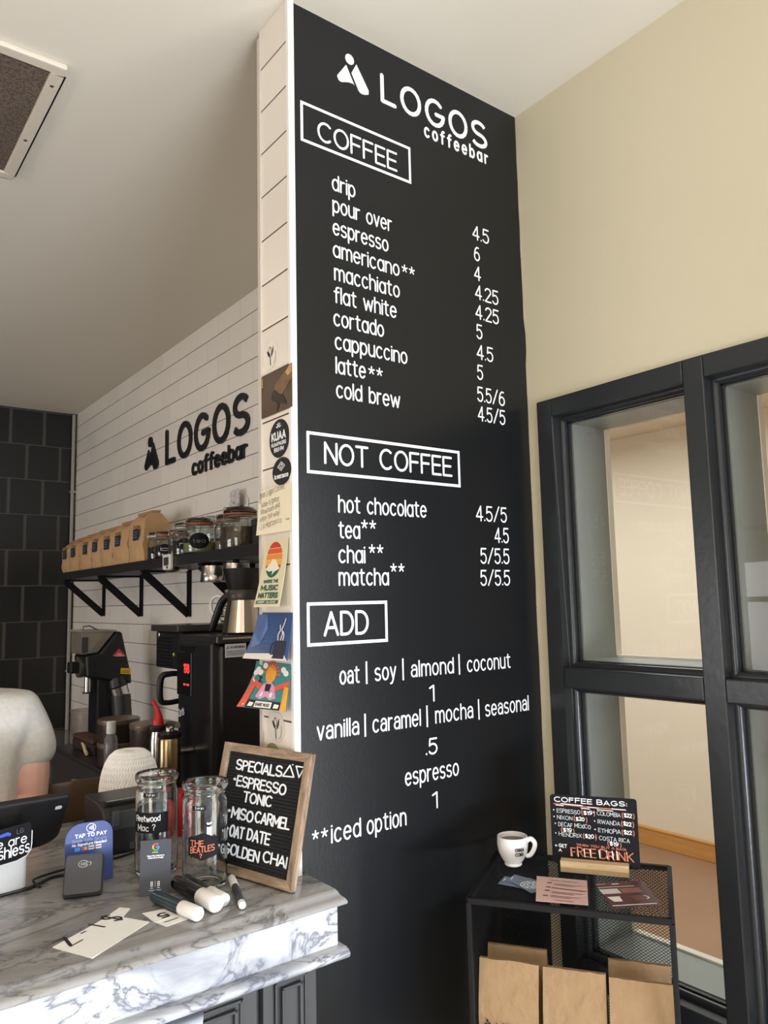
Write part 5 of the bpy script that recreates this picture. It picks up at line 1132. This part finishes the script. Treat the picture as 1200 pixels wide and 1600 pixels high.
for i, (y1, y0, h, u0) in enumerate(bd_):
    w = y1-y0-.004; d = .115; hh = h*(1.0 if i < 6 else 1.08)
    t_ = thing('coffee_bag', names[i], 'coffee bag', (1.248, y0+.002, ZSH), group='coffee bags on the wall shelf')
    b = MB(); rows = []; n = 9; rnd_ = random.Random(20+i)
    for j in range(n+1):
        q = j/n; z = hh*q; pinch = max(0, (q-.80)/.20)**1.2; bulge = math.sin(PI*min(1, q/.8))*.006
        xf = -bulge+pinch*d*.30; xb = d+bulge*.5-pinch*d*.30; row = []
        for k in range(7):
            e = k/6; yy = w*(1-e)
            row.append((xf+rnd_.uniform(-.004, .004)-(.006*math.sin(PI*e)), yy+(rnd_.uniform(-.002, .002) if 0 < k < 6 else 0), z-(.010*math.sin(PI*e)*pinch)))
        gus = .014*math.sin(PI*min(1, q*1.1))
        row.append(((xf+xb)/2, gus, z)); 
        for k in range(7):
            e = k/6; row.append((xb+.003*math.sin(PI*e), w*e, z-(.006*math.sin(PI*e)*pinch)))
        row.append(((xf+xb)/2, w-gus, z)); rows.append(row)
    b.grid(rows, True); b.face(rows[0]); b.face(rows[-1]); b.obj('paper_bag', KRAFTD, t_, smooth=True)
    b = MB(); b.prism([(d*.36, .004, hh-.004), (d*.64, .004, hh-.004), (d*.70, .004, hh+.014), (d*.30, .004, hh+.012)], (0, w-.008, 0)); b.obj('folded_top', mat('kraft_fold', lin(176, 138, 96), .75), t_, bevel=.002)
    lw = .07; lz = hh*.44; fb = plane_frame((-.0150, w, 0), (0, -1, 0), (0, 0, 1))
    b = MB(); b.prism([fb(u0, lz, 0), fb(u0+lw, lz, 0), fb(u0+lw, lz+.052, 0), fb(u0, lz+.052, 0)], (-.001, 0, 0)); lb_ = b.obj('bag_label', NAVL, t_, label='dark blue label')
    b = MB(); b.prism([fb(u0+.004, lz+.056, 0), fb(u0+lw, lz+.056, 0), fb(u0+lw, lz+.068, 0), fb(u0+.004, lz+.068, 0)], (-.001, 0, 0)); b.obj('name_strip', mat('strip_brown', lin(150, 110, 70), .6), t_)
    b = MB(); [stroke(b, [(u0+.01, lz+z), (u0+.055, lz+z)], .0022, lambda u, v, w=0: fb(u, v, w+.001)) for z in (.014, .026, .038)]; b.obj('label_print', mat('label_grey_print', lin(96, 104, 130), .6), lb_, merge=False)
# clip-top jars
OR = mat('orange_rubber', lin(176, 100, 76), .5)
def clip_jar(label, x, y, r, h, fillc, fh, lab, ring):
    t_ = thing('clip_top_jar', label, 'jar', (x, y, ZSH), group='clip top jars on the wall shelf')
    hb = h*.80
    o_ = [(r*.88, .001), (r*.97, .005), (r, .014), (r, hb*.72), (r*.93, hb*.85), (r*.80, hb*.93), (r*.80, hb)]
    i_ = [(q-.003, z+(.003 if k == 0 else 0)) for k, (q, z) in enumerate(o_)][::-1]
    b = MB(); b.lathe([(.0001, .001)]+o_+i_+[(.0001, .005)], n=32, cap0=False, cap1=False); b.obj('glass_body', GLASS, t_, smooth=True)
    b = MB(); b.lathe([(r*.82, hb+.001), (r*.85, hb+.003), (r*.85, hb+.0065), (r*.82, hb+.008)], n=28); b.obj('rubber_ring', ring, t_, smooth=True)
    b = MB(); b.lathe([(r*.80, hb+.008), (r*.86, hb+.011), (r*.86, hb+.018), (r*.70, h-.002), (r*.55, h)], n=28); b.obj('glass_lid', glass_mat('lid_glass', (.93, .95, .95, 1), .05), t_, smooth=True)
    b = MB(); b.tube([(r*.87*math.cos(a), r*.87*math.sin(a), hb-.006) for a in [2*PI*k/20 for k in range(20)]], .0016, 6, True)
    b.tube([(-r*.87, .0, hb-.006), (-r*1.02, .0, hb+.004), (-r*.9, 0, h*.97), (0, 0, h+.003), (r*.9, 0, h*.97), (r*.9, 0, hb)], .0016, 6); b.obj('wire_clip', STEEL, t_, smooth=True)
    b = MB(); b.lathe([(r-.005, .006), (r-.004, .012), (r-.004, fh), (r-.008, fh+.002)], n=28); b.obj('contents', mat('contents_%d_%d' % fillc[:2], lin(*fillc), .8, bump=.5, bscale=180, var=.25, vscale=60), t_, smooth=True)
    aa = math.atan2(-y+ .3, -x); fc = lambda u, v, w=0.0: Vector(((r+.0008+w)*math.cos(aa+u/r), (r+.0008+w)*math.sin(aa+u/r), v))
    if lab:
        lr, lv = r*.62, hb*.42
        b = MB(); n_ = 20; cols = [(lr*math.cos(PI-PI*i/n_), lr*.78*math.sin(PI*i/n_)) for i in range(n_+1)]
        b.grid([[fc(u, lv-v) for u, v in cols], [fc(u, lv+v) for u, v in cols]]); l_ = b.obj('chalk_label', CHALK, t_, label='oval chalkboard label')
        b = MB(); write(b, lab, lambda u, v, w=0: fc(u, v, w+.0006), 0, lv-.008, .016, lr*1.2, wt=.05, center=True, sx=.8); b.obj('lettering', CHALKW if r < .06 else mat('faint_chalk', lin(120, 120, 124), .8), l_, merge=False)
    return t_
DK, TN, GN, BR_ = (52, 40, 34), (150, 126, 92), (150, 160, 96), (96, 78, 58)
clip_jar('small clip top jar beside the largest coffee bag', 1.290, 3.372, .050, .125, DK, .055, 'a', mat('clear_ring', lin(210, 204, 196), .4))
clip_jar('small orange ringed clip top jar, next after the jar by the coffee bags', 1.280, 3.268, .046, .120, DK, .050, 'b', OR)
clip_jar('small orange ringed clip top jar half hidden in the middle of the jar row', 1.300, 3.168, .045, .118, BR_, .050, 's', OR)
clip_jar('medium clip top jar with a marked black label, left of the tall wired jar', 1.282, 3.058, .050, .138, DK, .060, 'm', mat('clear_ring', lin(210, 204, 196), .4))
clip_jar('tall wired clip top jar standing at the back, behind the oval label jar', 1.400, 3.040, .060, .170, BR_, .070, None, mat('clear_ring', lin(210, 204, 196), .4))
clip_jar('clip top jar with a large black oval label and green contents', 1.290, 2.925, .066, .145, GN, .040, 'tea', OR)
clip_jar('orange ringed clip top jar with a small black oval label, second from the shelf box', 1.370, 2.830, .056, .155, TN, .045, 'l', OR)
clip_jar('largest orange ringed clip top jar, nearest the black box on the shelf', 1.345, 2.675, .075, .165, BR_, .085, None, OR)
bx = thing('shelf_box', 'plain black box at the near end of the wall shelf', 'box', (1.40, 2.44, ZSH)); b = MB(); b.box((-.045, -.17, 0), (.07, .16, .108)); b.obj('box_body', mat('black_box', lin(44, 42, 42), .5), bx, bevel=.003); b = MB(); b.box((-.048, -.172, .085), (.072, .162, .112)); b.obj('box_lid', mat('black_box_lid', lin(50, 48, 48), .5), bx, bevel=.003)
fl = thing('artificial_flower', 'pale artificial flower with a green stem behind the clip top jars', 'flower', (1.445, 2.905, ZSH))
b = MB(); b.tube([(0, .04, 0), (0, .03, .12), (0, .01, .20)], .005, 8); b.obj('stem', mat('stem_green', lin(140, 158, 96), .6), fl, smooth=True)
b = MB()
for k in range(9):
    a = 2*PI*k/9; rr_ = .026+.008*(k % 2); c = Vector((-.004*(k % 3), .010+rr_*math.cos(a), .230+rr_*math.sin(a))); b.sphere(c, .017, (.5, 1, 1), 10, 6)
b.sphere((-.008, .01, .23), .018, (.7, 1, 1), 10, 6); b.obj('petals', mat('petal_grey', lin(206, 204, 204), .7), fl, smooth=True)
wcd = thing('white_card', 'blank white card propped against the tiles behind the flower', 'card', (1.466, 2.90, ZSH)); b = MB(); b.prism([(0, .03, 0), (0, -.045, 0), (.006, -.045, .23), (.006, -.02, .25)], (.0015, 0, 0)); b.obj('card_sheet', PAPERW, wcd)
tm = thing('kitchen_timer', 'small white digital timer stuck on the front edge of the wall shelf', 'timer', (1.229, 3.09, 1.766))
b = MB(); b.prism([(-.014, p[0]-.043, p[1]) for p in rrect(.084, .064, .012)], (.014, 0, 0)); b.obj('case', WHITEP, tm, bevel=.003); b = MB(); b.box((-.0152, -.026, .018), (-.0135, .026, .052)); b.obj('screen', mat('timer_screen', lin(70, 72, 72), .3), tm)
b = MB(); b.lathe([(.006, 0), (.006, .003)], (-.014, -.015, .010), (-1, 0, 0), 12); b.obj('button', DGREY, tm)
for k, (x, y, lab) in enumerate(((1.29, 2.79, 'steel cup hanging under the shelf, left of the bracket by the kettle'), (1.29, 2.60, 'steel cup hanging under the shelf, right of the bracket by the kettle'))):
    t_ = thing('hanging_cup', lab, 'cup', (x, y, 1.7795), group='steel cups hanging under the shelf')
    b = MB(); b.lathe([(.050, -.075), (.052, -.072), (.050, -.045), (.049, -.043), (.049, -.012), (.045, -.010)], n=30); b.obj('cup_body', STEEL, t_, smooth=True)
    b = MB(); b.cyl((0, 0, -.011), (0, 0, 0), .012, n=10); b.obj('hook', BLKM, t_)
ls = thing('steel_saucer', 'small steel saucer hanging under the shelf beside the timer', 'saucer', (1.30, 3.19, 1.7795)); b = MB(); b.lathe([(.03, -.022), (.045, -.016), (.05, -.008), (.03, -.004)], n=24); b.obj('saucer_disc', STEEL, ls, smooth=True); b = MB(); b.cyl((0, 0, -.006), (0, 0, 0), .008, n=8); b.obj('hook', BLKM, ls)

# ================================================================== wire rack by the window
RU, RV = Vector((.5497, -.8354, 0)), Vector((.8354, .5497, 0)); RO = Vector((1.034, 1.129, 0)); ZR = 1.060
RW, RD = .3675, .287
rk = thing('wire_rack', 'black wire mesh shelf rack standing in the corner under the window', 'rack', tuple(RO), basis=(RU, RV, (0, 0, 1)))
def rw(u, v, z): return RO+RU*u+RV*v+Vector((0, 0, z))
for u, v in ((.004, .004), (RW-.004, .004), (.004, RD-.004), (RW-.004, RD-.004)):
    b = MB(); b.bar((u, v, 0), (u, v, ZR-.008), .009, .009); b.obj('post', BLKM, rk, bevel=.001)
LEV = (ZR, .660, .28)
for z in LEV:
    b = MB(); q = [(.004, .004), (RW-.004, .004), (RW-.004, RD-.004), (.004, RD-.004)]
    for i in range(4): b.bar((*q[i], z-.005), (*q[(i+1) % 4], z-.005), .009, .010)
    b.obj('shelf_frame', BLKM, rk)
MESHB = mat('mesh_black', lin(18, 18, 20), .7, spec=0.2)
def mesh_panel(o, U, V, W, H, px=.0088, py=.0062, w=.0009):
    """expanded-metal diamonds: two families of thin bars clipped to the W x H panel"""
    o, U, V = Vector(o), Vector(U), Vector(V); b = MB(); N = U.cross(V); m = py/px
    for s in (1, -1):
        k = 0; c0 = -m*W if s > 0 else 0; c1 = H if s > 0 else H+m*W
        c = c0+py/2
        while c < c1:
            # v = c + s*m*u
            us = [0, W]
            ua, ub = ((0-c)/m, (H-c)/m) if s > 0 else ((c-H)/m, c/m)
            a, e = max(0, min(ua, ub)), min(W, max(ua, ub))
            if e-a > .002: b.bar(o+U*a+V*(c+s*m*a), o+U*e+V*(c+s*m*e), w, w*.35, N)
            c += py
    return b
mesh_panel((.008, .008, ZR-.004), (1, 0, 0), (0, 1, 0), RW-.016, RD-.016).obj('top_mesh', MESHB, rk, merge=False)
mesh_panel((.008, RD-.005, .66), (1, 0, 0), (0, 0, 1), RW-.016, ZR-.67).obj('back_mesh', MESHB, rk, merge=False)
mesh_panel((.005, .008, .66), (0, 1, 0), (0, 0, 1), RD-.016, ZR-.67).obj('side_mesh', MESHB, rk, merge=False)
mesh_panel((RW-.005, .008, .66), (0, 1, 0), (0, 0, 1), RD-.016, ZR-.67).obj('side_mesh', MESHB, rk, merge=False)
mesh_panel((.008, .008, .657), (1, 0, 0), (0, 1, 0), RW-.016, RD-.016, .012, .0085).obj('shelf_mesh', MESHB, rk, merge=False)
mesh_panel((.008, .008, .277), (1, 0, 0), (0, 1, 0), RW-.016, RD-.016, .012, .0085).obj('shelf_mesh', MESHB, rk, merge=False)
# kraft coffee bags standing on the middle shelf
def kraft_bag(u, v, w, h, label, seed, logo=False):
    p = rw(u, v, .6605); t_ = thing('paper_bag', label, 'bag', tuple(p), basis=(RU, RV, (0, 0, 1)), group='kraft paper bags on the rack')
    R = random.Random(seed); d = .046; rows = []; n = 12
    for j in range(n+1):
        q = j/n; z = h*q; pin = max(0, (q-.70)/.30); yf = -.004*math.sin(PI*q)+pin*d*.42; yb = d-pin*d*.42; row = []
        for k in range(9):
            e = k/8; row.append((w*e, yf+R.uniform(-.0016, .0016)*(0 if k in (0, 8) else 1), z+(R.uniform(-.001, .001) if j == n else 0)))
        row.append((w-.008*math.sin(PI*min(1, q))*(1-pin), (yf+yb)/2, z))
        for k in range(9): row.append((w*(1-k/8), yb, z))
        row.append((.008*math.sin(PI*min(1, q))*(1-pin), (yf+yb)/2, z)); rows.append(row)
    b = MB(); b.grid(rows, True); b.face(rows[0]); b.face(rows[-1]); b.obj('bag_body', KRAFT, t_, smooth=True)
    if logo:
        f = plane_frame((0, -.0068, 0), (1, 0, 0), (0, 0, 1))
        b = MB(); emblem(b, f, .010, .157, .0165); b.obj('emblem_print', INK, t_, merge=False)
        b = MB(); write(b, 'LOGOS', f, .034, .157, .0135, .052, wt=.055, gap=.24); b.obj('lettering', INK, t_, merge=False)
        b = MB(); write(b, 'coffeebar', f, .054, .149, .006, .032, wt=.08, gap=.3); b.obj('lettering', INK, t_, merge=False)
    return t_
kraft_bag(.008, .040, .113, .270, 'front left kraft paper bag printed with the emblem, on the wire rack', 1, True)
kraft_bag(.129, .040, .114, .269, 'front middle kraft paper bag on the wire rack, with no bag behind it', 2)
kraft_bag(.249, .034, .110, .268, 'front right kraft paper bag on the wire rack, with another bag behind it', 3)
kraft_bag(.012, .100, .116, .272, 'back left kraft paper bag, peeking over the bag with the emblem', 4)
kraft_bag(.244, .098, .112, .272, 'back right kraft paper bag, peeking over the front right bag', 5)
# mug
mg = thing('coffee_mug', 'white mug of dark drink with black lettering on the wire rack', 'mug', (1.2325, 1.195, ZR+.001))
b = MB(); pr = [(.017, 0), (.0185, .002), (.0180, .006), (.024, .014), (.0305, .028), (.0325, .042), (.0320, .055), (.0315, .0585), (.0303, .0590), (.0292, .0580), (.0298, .042), (.0278, .028), (.02, .014), (.0001, .009)]
b.lathe([(.0001, .001)]+pr, n=44, cap0=False, cap1=False); b.obj('cup_body', mat('glazed_white', lin(242, 240, 238), .18), mg, smooth=True)
hdr = Vector((.60, -.80, 0)).normalized(); b = MB(); b.stube([hdr*.030+Vector((0, 0, .050)), hdr*.038+Vector((0, 0, .0545)), hdr*.046+Vector((0, 0, .047)), hdr*.0445+Vector((0, 0, .035)), hdr*.036+Vector((0, 0, .022)), hdr*.027+Vector((0, 0, .020))], [.0048, .005, .005, .005, .0048, .0045], 10); b.obj('handle', MATS['glazed_white'], mg, smooth=True)
b = MB(); b.lathe([(.0290, .0475), (.0293, .049), (.0001, .0492)], n=36, cap0=False, cap1=False); b.obj('dark_drink', mat('dark_coffee', lin(58, 24, 18), .12), mg, smooth=True)
am = math.atan2(-1.195, -1.2325)+.14
for t_, z, w in (('CHAGA', .0350, .0200), ('CCINO', .0255, .0190)):
    b = MB(); r_ = .0322 if z > .03 else .0309
    write(b, t_, lambda u, v, w=0: Vector(((r_+.0006+w)*math.cos(am+u/r_), (r_+.0006+w)*math.sin(am+u/r_), z+v)), 0, 0, .0072, w, wt=.10, gap=.2); b.obj('lettering', INK, mg, merge=False)
# coffee bag price board in its wooden slot
pb = thing('price_board', 'small black chalk price board for coffee bags on a wooden stand', 'sign', tuple(Vector((1.2815, 1.1296, ZR+.001))), basis=(RU, RV, (0, 0, 1)))
b = MB(); b.prism([(p[0], 0, p[1]) for p in rrect(.1735, .137, .006, x0=.0, z0=.010)], (0, .003, 0)); bo_ = b.obj('board', CHALK, pb, bevel=.0004)
b = MB(); b.box((.018, -.021, .0), (.152, -.0005, .0215)); b.box((.018, .0035, .0), (.152, .018, .016)); b.box((.018, -.021, 0), (.152, .018, .0095)); b.obj('wooden_stand', WOODL, pb, label='pale wooden slotted stand')
f = plane_frame((0, 0, .010), (1, 0, 0), (0, 0, 1))
CO2 = mat('faded_chalk', lin(196, 204, 206), .8)
def pbt(t_, u, v, h, w, m=CO2, wt=.062, rise=-.03):
    b = MB(); write(b, t_, f, u, v, h, w, wt=wt, jit=.07, rise=rise); b.obj('lettering', m, bo_, merge=False)
pbt('COFFEE BAGS:', .0085, .1225, .0105, .146, CHALKW, .085, -.012)
b = MB(); stroke(b, [(.008, .1185), (.080, .1155), (.152, .1145)], .0011, f); b.obj('underline', CHALKO, bo_, merge=False)
b = MB(); [stroke(b, p, .0008, f) for p in ([(.022, .1195), (.066, .1180)], [(.012, .1160), (.027, .1153)], [(.076, .1160), (.098, .1150)], [(.095, .1118), (.126, .1110)], [(.124, .1155), (.150, .1150)], [(.063, .1130), (.080, .1120)])]; b.obj('underline', CHALKW, bo_, merge=False)
for t_, u, v, w, pr, pw in (('ESPRESSO', .013, .1010, .048, '$19', .018), ('NIXON', .013, .0875, .032, '$20', .018), ('DECAF MEXICO', .015, .0740, .066, None, 0), ('HENDRIX', .015, .0545, .047, '$20', .018), ('COLOMBIA', .094, .1010, .047, '$22', .016), ('RWANDA', .095, .0840, .044, '$22', .016), ('ETHIOPIA', .095, .0675, .044, '$22', .016), ('COSTA RICA', .096, .0520, .060, None, 0)):
    pbt(t_, u, v, .0085, w); b = MB(); stroke(b, [(u-.006, v+.005)]*2 if False else [(u-.006, v+.005), (u-.0059, v+.005)], .0012, f); b.obj('bullet', CHALKW, bo_, merge=False)
    if pr:
        pbt(pr, u+w+.006, v-.0005, .0082, pw, CHALKW, .09); pbt('(', u+w+.002, v-.003, .012, .0035, CHALKO, .07, 0); pbt(')', u+w+.026 if u < .09 else u+w+.0235, v-.004, .012, .0035, CHALKO, .07, 0)
for u, v in ((.020, .0635), (.112, .0425)):
    pbt('$19', u+.004, v, .0082, .018, CHALKW, .09); pbt('(', u, v-.002, .011, .0035, CHALKO, .07, 0); pbt(')', u+.024, v-.003, .011, .0035, CHALKO, .07, 0)
pbt('+ GET', .006, .0315, .0075, .025, CHALKW, .09); pbt('A', .013, .0225, .0065, .007, CHALKW, .10)
pbt('WHEN YOU BUY A BAG!', .050, .0375, .0048, .098, CHALKO, .10)
pbt('FREE', .037, .0160, .0185, .052, CHALKO, .06); pbt('DRINK', .096, .0150, .0185, .066, CHALKO, .06)
b = MB(); [stroke(b, [(u, .0165), (u-.0015, .032)], .0010, f) for u in (.040, .053, .066, .078, .096, .111, .122, .131, .150)]; b.obj('shadow_stroke', CHALKW, bo_, merge=False)
# cards on the rack top
def rack_card(name, label, cat, pts, z, m, group=None): return flat_card(name, label, cat, pts, ZR+z, .0006, m, group)
BL2 = mat('slate_blue_card', lin(96, 110, 134), .45)
g_ = 'slate blue business cards'
for k, (lab, pts, z) in enumerate((('slate blue business card at the left end of the small pile', [(1.128, 1.138), (1.168, 1.158), (1.190, 1.104), (1.150, 1.084)], .001), ('middle slate blue business card of the small pile', [(1.148, 1.138), (1.188, 1.150), (1.200, 1.092), (1.158, 1.078)], .0018), ('top slate blue business card with a round white emblem', [(1.152, 1.124), (1.196, 1.116), (1.182, 1.052), (1.138, 1.060)], .0026))):
    t_, c = rack_card('business_card', lab, 'card', pts, z, BL2, g_)
    if k == 2:
        f = lambda u, v, w=0: Vector((u, v, .0006+w)); b = MB()
        for r_ in (.019, .013, .006): stroke(b, E(0, 0, r_, r_, 0, 360), .0009, f)
        for a in range(0, 360, 45): stroke(b, [(.005*math.cos(math.radians(a)), .005*math.sin(math.radians(a))), (.018*math.cos(math.radians(a+18)), .018*math.sin(math.radians(a+18)))], .0008, f)
        b.obj('emblem_print', VINYL, t_, merge=False)
    else:
        b = MB(); f = lambda u, v, w=0: Vector((u, v, .0006+w)); stroke(b, [(-.012, .020), (.0, .026)], .0009, f); b.obj('line_print', VINYL, t_, merge=False)
t_, c = rack_card('flyer', 'pale pink printed flyer lying between the blue cards and the wooden stand', 'flyer', [(1.212, 1.112), (1.267, 1.031), (1.170, .952), (1.114, 1.027)], .0034, mat('pink_paper', lin(222, 182, 172), .6))
pU = (Vector((1.267, 1.031, 0))-Vector((1.212, 1.112, 0))).normalized(); pV = (Vector((1.212, 1.112, 0))-Vector((1.114, 1.027, 0))).normalized(); f = plane_frame((1.114-c.x, 1.027-c.y, .0006), pU, pV)
b = MB(); R = random.Random(5)
for v, u0, u1 in ((.112, .012, .030), (.112, .036, .066), (.094, .024, .074), (.088, .024, .060), (.052, .024, .080), (.046, .024, .064), (.032, .024, .076), (.026, .024, .060), (.012, .034, .066)): stroke(b, [(u0, v), (u1, v-.001)], .0010, f)
for v in (.098, .074, .056, .030): stroke(b, E(.014, v, .004, .0022, 0, 360), .0012, f)
b.obj('text_print', mat('mauve_ink', lin(140, 92, 98), .6), t_, merge=False)
b = MB(); stroke(b, [(.022, .072), (.084, .068)], .0018, f); b.obj('bar_print', mat('plum_ink', lin(108, 40, 68), .6), t_, merge=False)
t_, c = rack_card('flyer', 'maroon flyer with pictures of cups at the right of the rack top', 'flyer', [(1.273, 1.017), (1.353, .966), (1.275, .870), (1.195, .919)], .001, mat('maroon_paper', lin(88, 52, 54), .45))
pU = (Vector((1.353, .966, 0))-Vector((1.273, 1.017, 0))).normalized(); pV = (Vector((1.273, 1.017, 0))-Vector((1.195, .919, 0))).normalized(); f = plane_frame((1.195-c.x, .919-c.y, .0006), pU, pV)
pq = lambda n, p, m, w=.0003: (lambda b: (b.face([f(u, v, w) for u, v in p]), b.obj(n, m, t_)))(MB())
pq('panel_print', [(.008, .066), (.044, .066), (.044, .090), (.008, .090)], mat('print_lilac_white', lin(222, 214, 216), .5)); pq('panel_print', [(.048, .066), (.086, .066), (.086, .090), (.048, .090)], mat('print_rose', lin(150, 98, 96), .5))
for u, m_ in ((.022, WHT), (.064, mat('print_brown_cup', lin(120, 76, 56), .5))): pq('cup_print', [(u-.012, .052), (u+.012, .052), (u+.009, .028), (u-.007, .028)], m_)
b = MB(); stroke(b, E(.079, .041, .006, .007, -90, 90), .0012, f); stroke(b, [(.006, .010), (.086, .010)], .0018, f); stroke(b, [(.010, .098), (.080, .098)], .0012, f); stroke(b, [(.012, .114), (.030, .114)], .001, f); stroke(b, [(.044, .112), (.054, .112)], .0024, f); b.obj('line_print', WHT, t_, merge=False)

# ================================================================== the barista
pe = thing('person', 'person in a pale heather t-shirt working behind the counter at the left', 'person', (.315, 2.17, 0))
def skin(name, verts, edges, radii, m, parent, sub=2, root=0, vox=.005, its=3):
    me = bpy.data.meshes.new(name); me.from_pydata([tuple(v) for v in verts], edges, []); me.materials.append(m)
    o = bpy.data.objects.new(name, me); COL.objects.link(o); o.parent = parent
    sk = o.modifiers.new('skin', 'SKIN'); sk.use_smooth_shade = True
    if not me.skin_vertices: me.skin_vertices.new() if hasattr(me.skin_vertices, 'new') else None
    for i, d in enumerate(me.skin_vertices[0].data):
        r = radii[i]; d.radius = (r, r) if not isinstance(r, tuple) else r; d.use_root = (i == root)
    s_ = o.modifiers.new('subsurf', 'SUBSURF'); s_.levels = sub; s_.render_levels = sub
    rm = o.modifiers.new('remesh', 'REMESH'); rm.mode = 'VOXEL'; rm.voxel_size = vox; rm.use_smooth_shade = True
    sm = o.modifiers.new('smooth', 'SMOOTH'); sm.factor = .5; sm.iterations = its
    return o
vs = []; es = []; rs = []
def add(p, r, par=None):
    vs.append(p); rs.append(r); i = len(vs)-1
    if par is not None: es.append((par, i))
    return i
pel = add((0, 0, .93), (.135, .098)); bel = add((0, -.005, 1.08), (.13, .10), pel); che = add((0, .0, 1.26), (.145, .10), bel); uch = add((0, .015, 1.36), (.10, .075), che)
nek = add((0, .008, 1.44), .044, uch); hd0 = add((0, -.014, 1.498), (.046, .054), nek); hd1 = add((0, -.020, 1.565), (.070, .086), hd0); hd2 = add((0, -.012, 1.635), (.068, .080), hd1)
for s in (1, -1):
    sh = add((s*.155, .01, 1.362), .050, uch); um = add((s*.172, .0, 1.25), .069, sh); el = add((s*.165, -.005, 1.10), .063, um)
    fo = add((s*.140, -.095, 1.125), .042, el); wr = add((s*.100, -.175, 1.150), .030, fo); pa = add((s*.092, -.215, 1.158), (.036, .018), wr)
    for k, (dx, L) in enumerate(((-.024, .062), (-.008, .072), (.008, .068), (.024, .054))):
        a = add((s*.092+dx, -.245, 1.160), .0095, pa); c = add((s*.092+dx*1.1, -.245-L*.5, 1.156), .0085, a); add((s*.092+dx*1.1, -.245-L*.85, 1.136), .0072, c)
    a = add((s*.092-s*.034, -.205, 1.150), .011, pa); add((s*.092-s*.052, -.235, 1.142), .0085, a)
    hp_ = add((s*.085, .0, .88), .095, pel); kn = add((s*.095, -.01, .49), .062, hp_); an = add((s*.098, .02, .09), .042, kn); add((s*.105, -.09, .045), (.04, .036), an)
body = skin('body', vs, es, rs, SKIN, pe)
b = MB()
for s in (1, -1): b.sphere((s*.030, -.089, 1.580), .0125, (1, .62, .72), 14, 8)
b.obj('eyes', mat('eye_white', lin(226, 220, 214), .3), pe, smooth=True)
b = MB()
for s in (1, -1): b.sphere((s*.030, -.0965, 1.579), .0058, (1, .35, 1), 12, 6)
b.obj('irises', mat('iris_brown', lin(60, 42, 32), .2), pe, smooth=True)
b = MB()
for s in (1, -1): b.stube([(s*.014, -.098, 1.600), (s*.030, -.100, 1.605), (s*.047, -.088, 1.599)], [.0032, .004, .0025], 8)
b.obj('eyebrows', HAIR, pe, smooth=True)
b = MB(); b.stube([(0, -.092, 1.590), (0, -.103, 1.570), (0, -.112, 1.552), (0, -.098, 1.546)], [.007, .009, .0135, .008], 12); b.obj('nose', SKIN, pe, smooth=True)
b = MB(); b.sphere((0, -.090, 1.522), .022, (1, .42, .26), 16, 8); b.obj('mouth', mat('lips', lin(190, 122, 112), .5), pe, smooth=True)
for s in (1, -1):
    b = MB(); b.sphere((s*.073, -.008, 1.568), .027, (.35, .65, 1.15), 14, 10); b.obj('ear', SKIN, pe, smooth=True)
b = MB(); b.sphere((0, .014, 1.625), .088, (.93, 1.05, .86), 26, 14); b.sphere((0, .045, 1.575), .068, (1.02, .82, 1.15), 20, 12); b.sphere((0, -.050, 1.660), .046, (1.25, .75, .55), 18, 10); b.obj('hair', HAIR, pe, smooth=True)
# t-shirt
vs = []; es = []; rs = []
p0 = add((0, 0, .87), (.178, .138)); p1 = add((0, -.005, 1.06), (.166, .130), p0); p2 = add((0, 0, 1.25), (.178, .128), p1); p3 = add((0, .015, 1.370), (.140, .102), p2); p4 = add((0, .008, 1.415), (.080, .072), p3)
for s in (1, -1):
    q0 = add((s*.150, .01, 1.352), .078, p3); q1 = add((s*.178, .0, 1.285), .078, q0); q2 = add((s*.183, -.002, 1.205), .079, q1)
skin('tshirt', vs, es, rs, SHIRT, pe, 2, vox=.010, its=14)
vs = []; es = []; rs = []
p0 = add((0, 0, .95), (.162, .122)); p1 = add((0, 0, .88), (.165, .125), p0)
for s in (1, -1):
    q = add((s*.088, 0, .80), .108, p1); k_ = add((s*.096, -.01, .49), .078, q); add((s*.10, .02, .10), .066, k_)
skin('trousers', vs, es, rs, PANTS, pe, 2, vox=.012, its=6)
for s in (1, -1):
    b = MB(); b.sphere((s*.105, -.05, .045), .05, (.95, 2.4, .9), 18, 10); b.obj('shoe', mat('dark_shoe', lin(40, 38, 38), .6), pe, smooth=True)
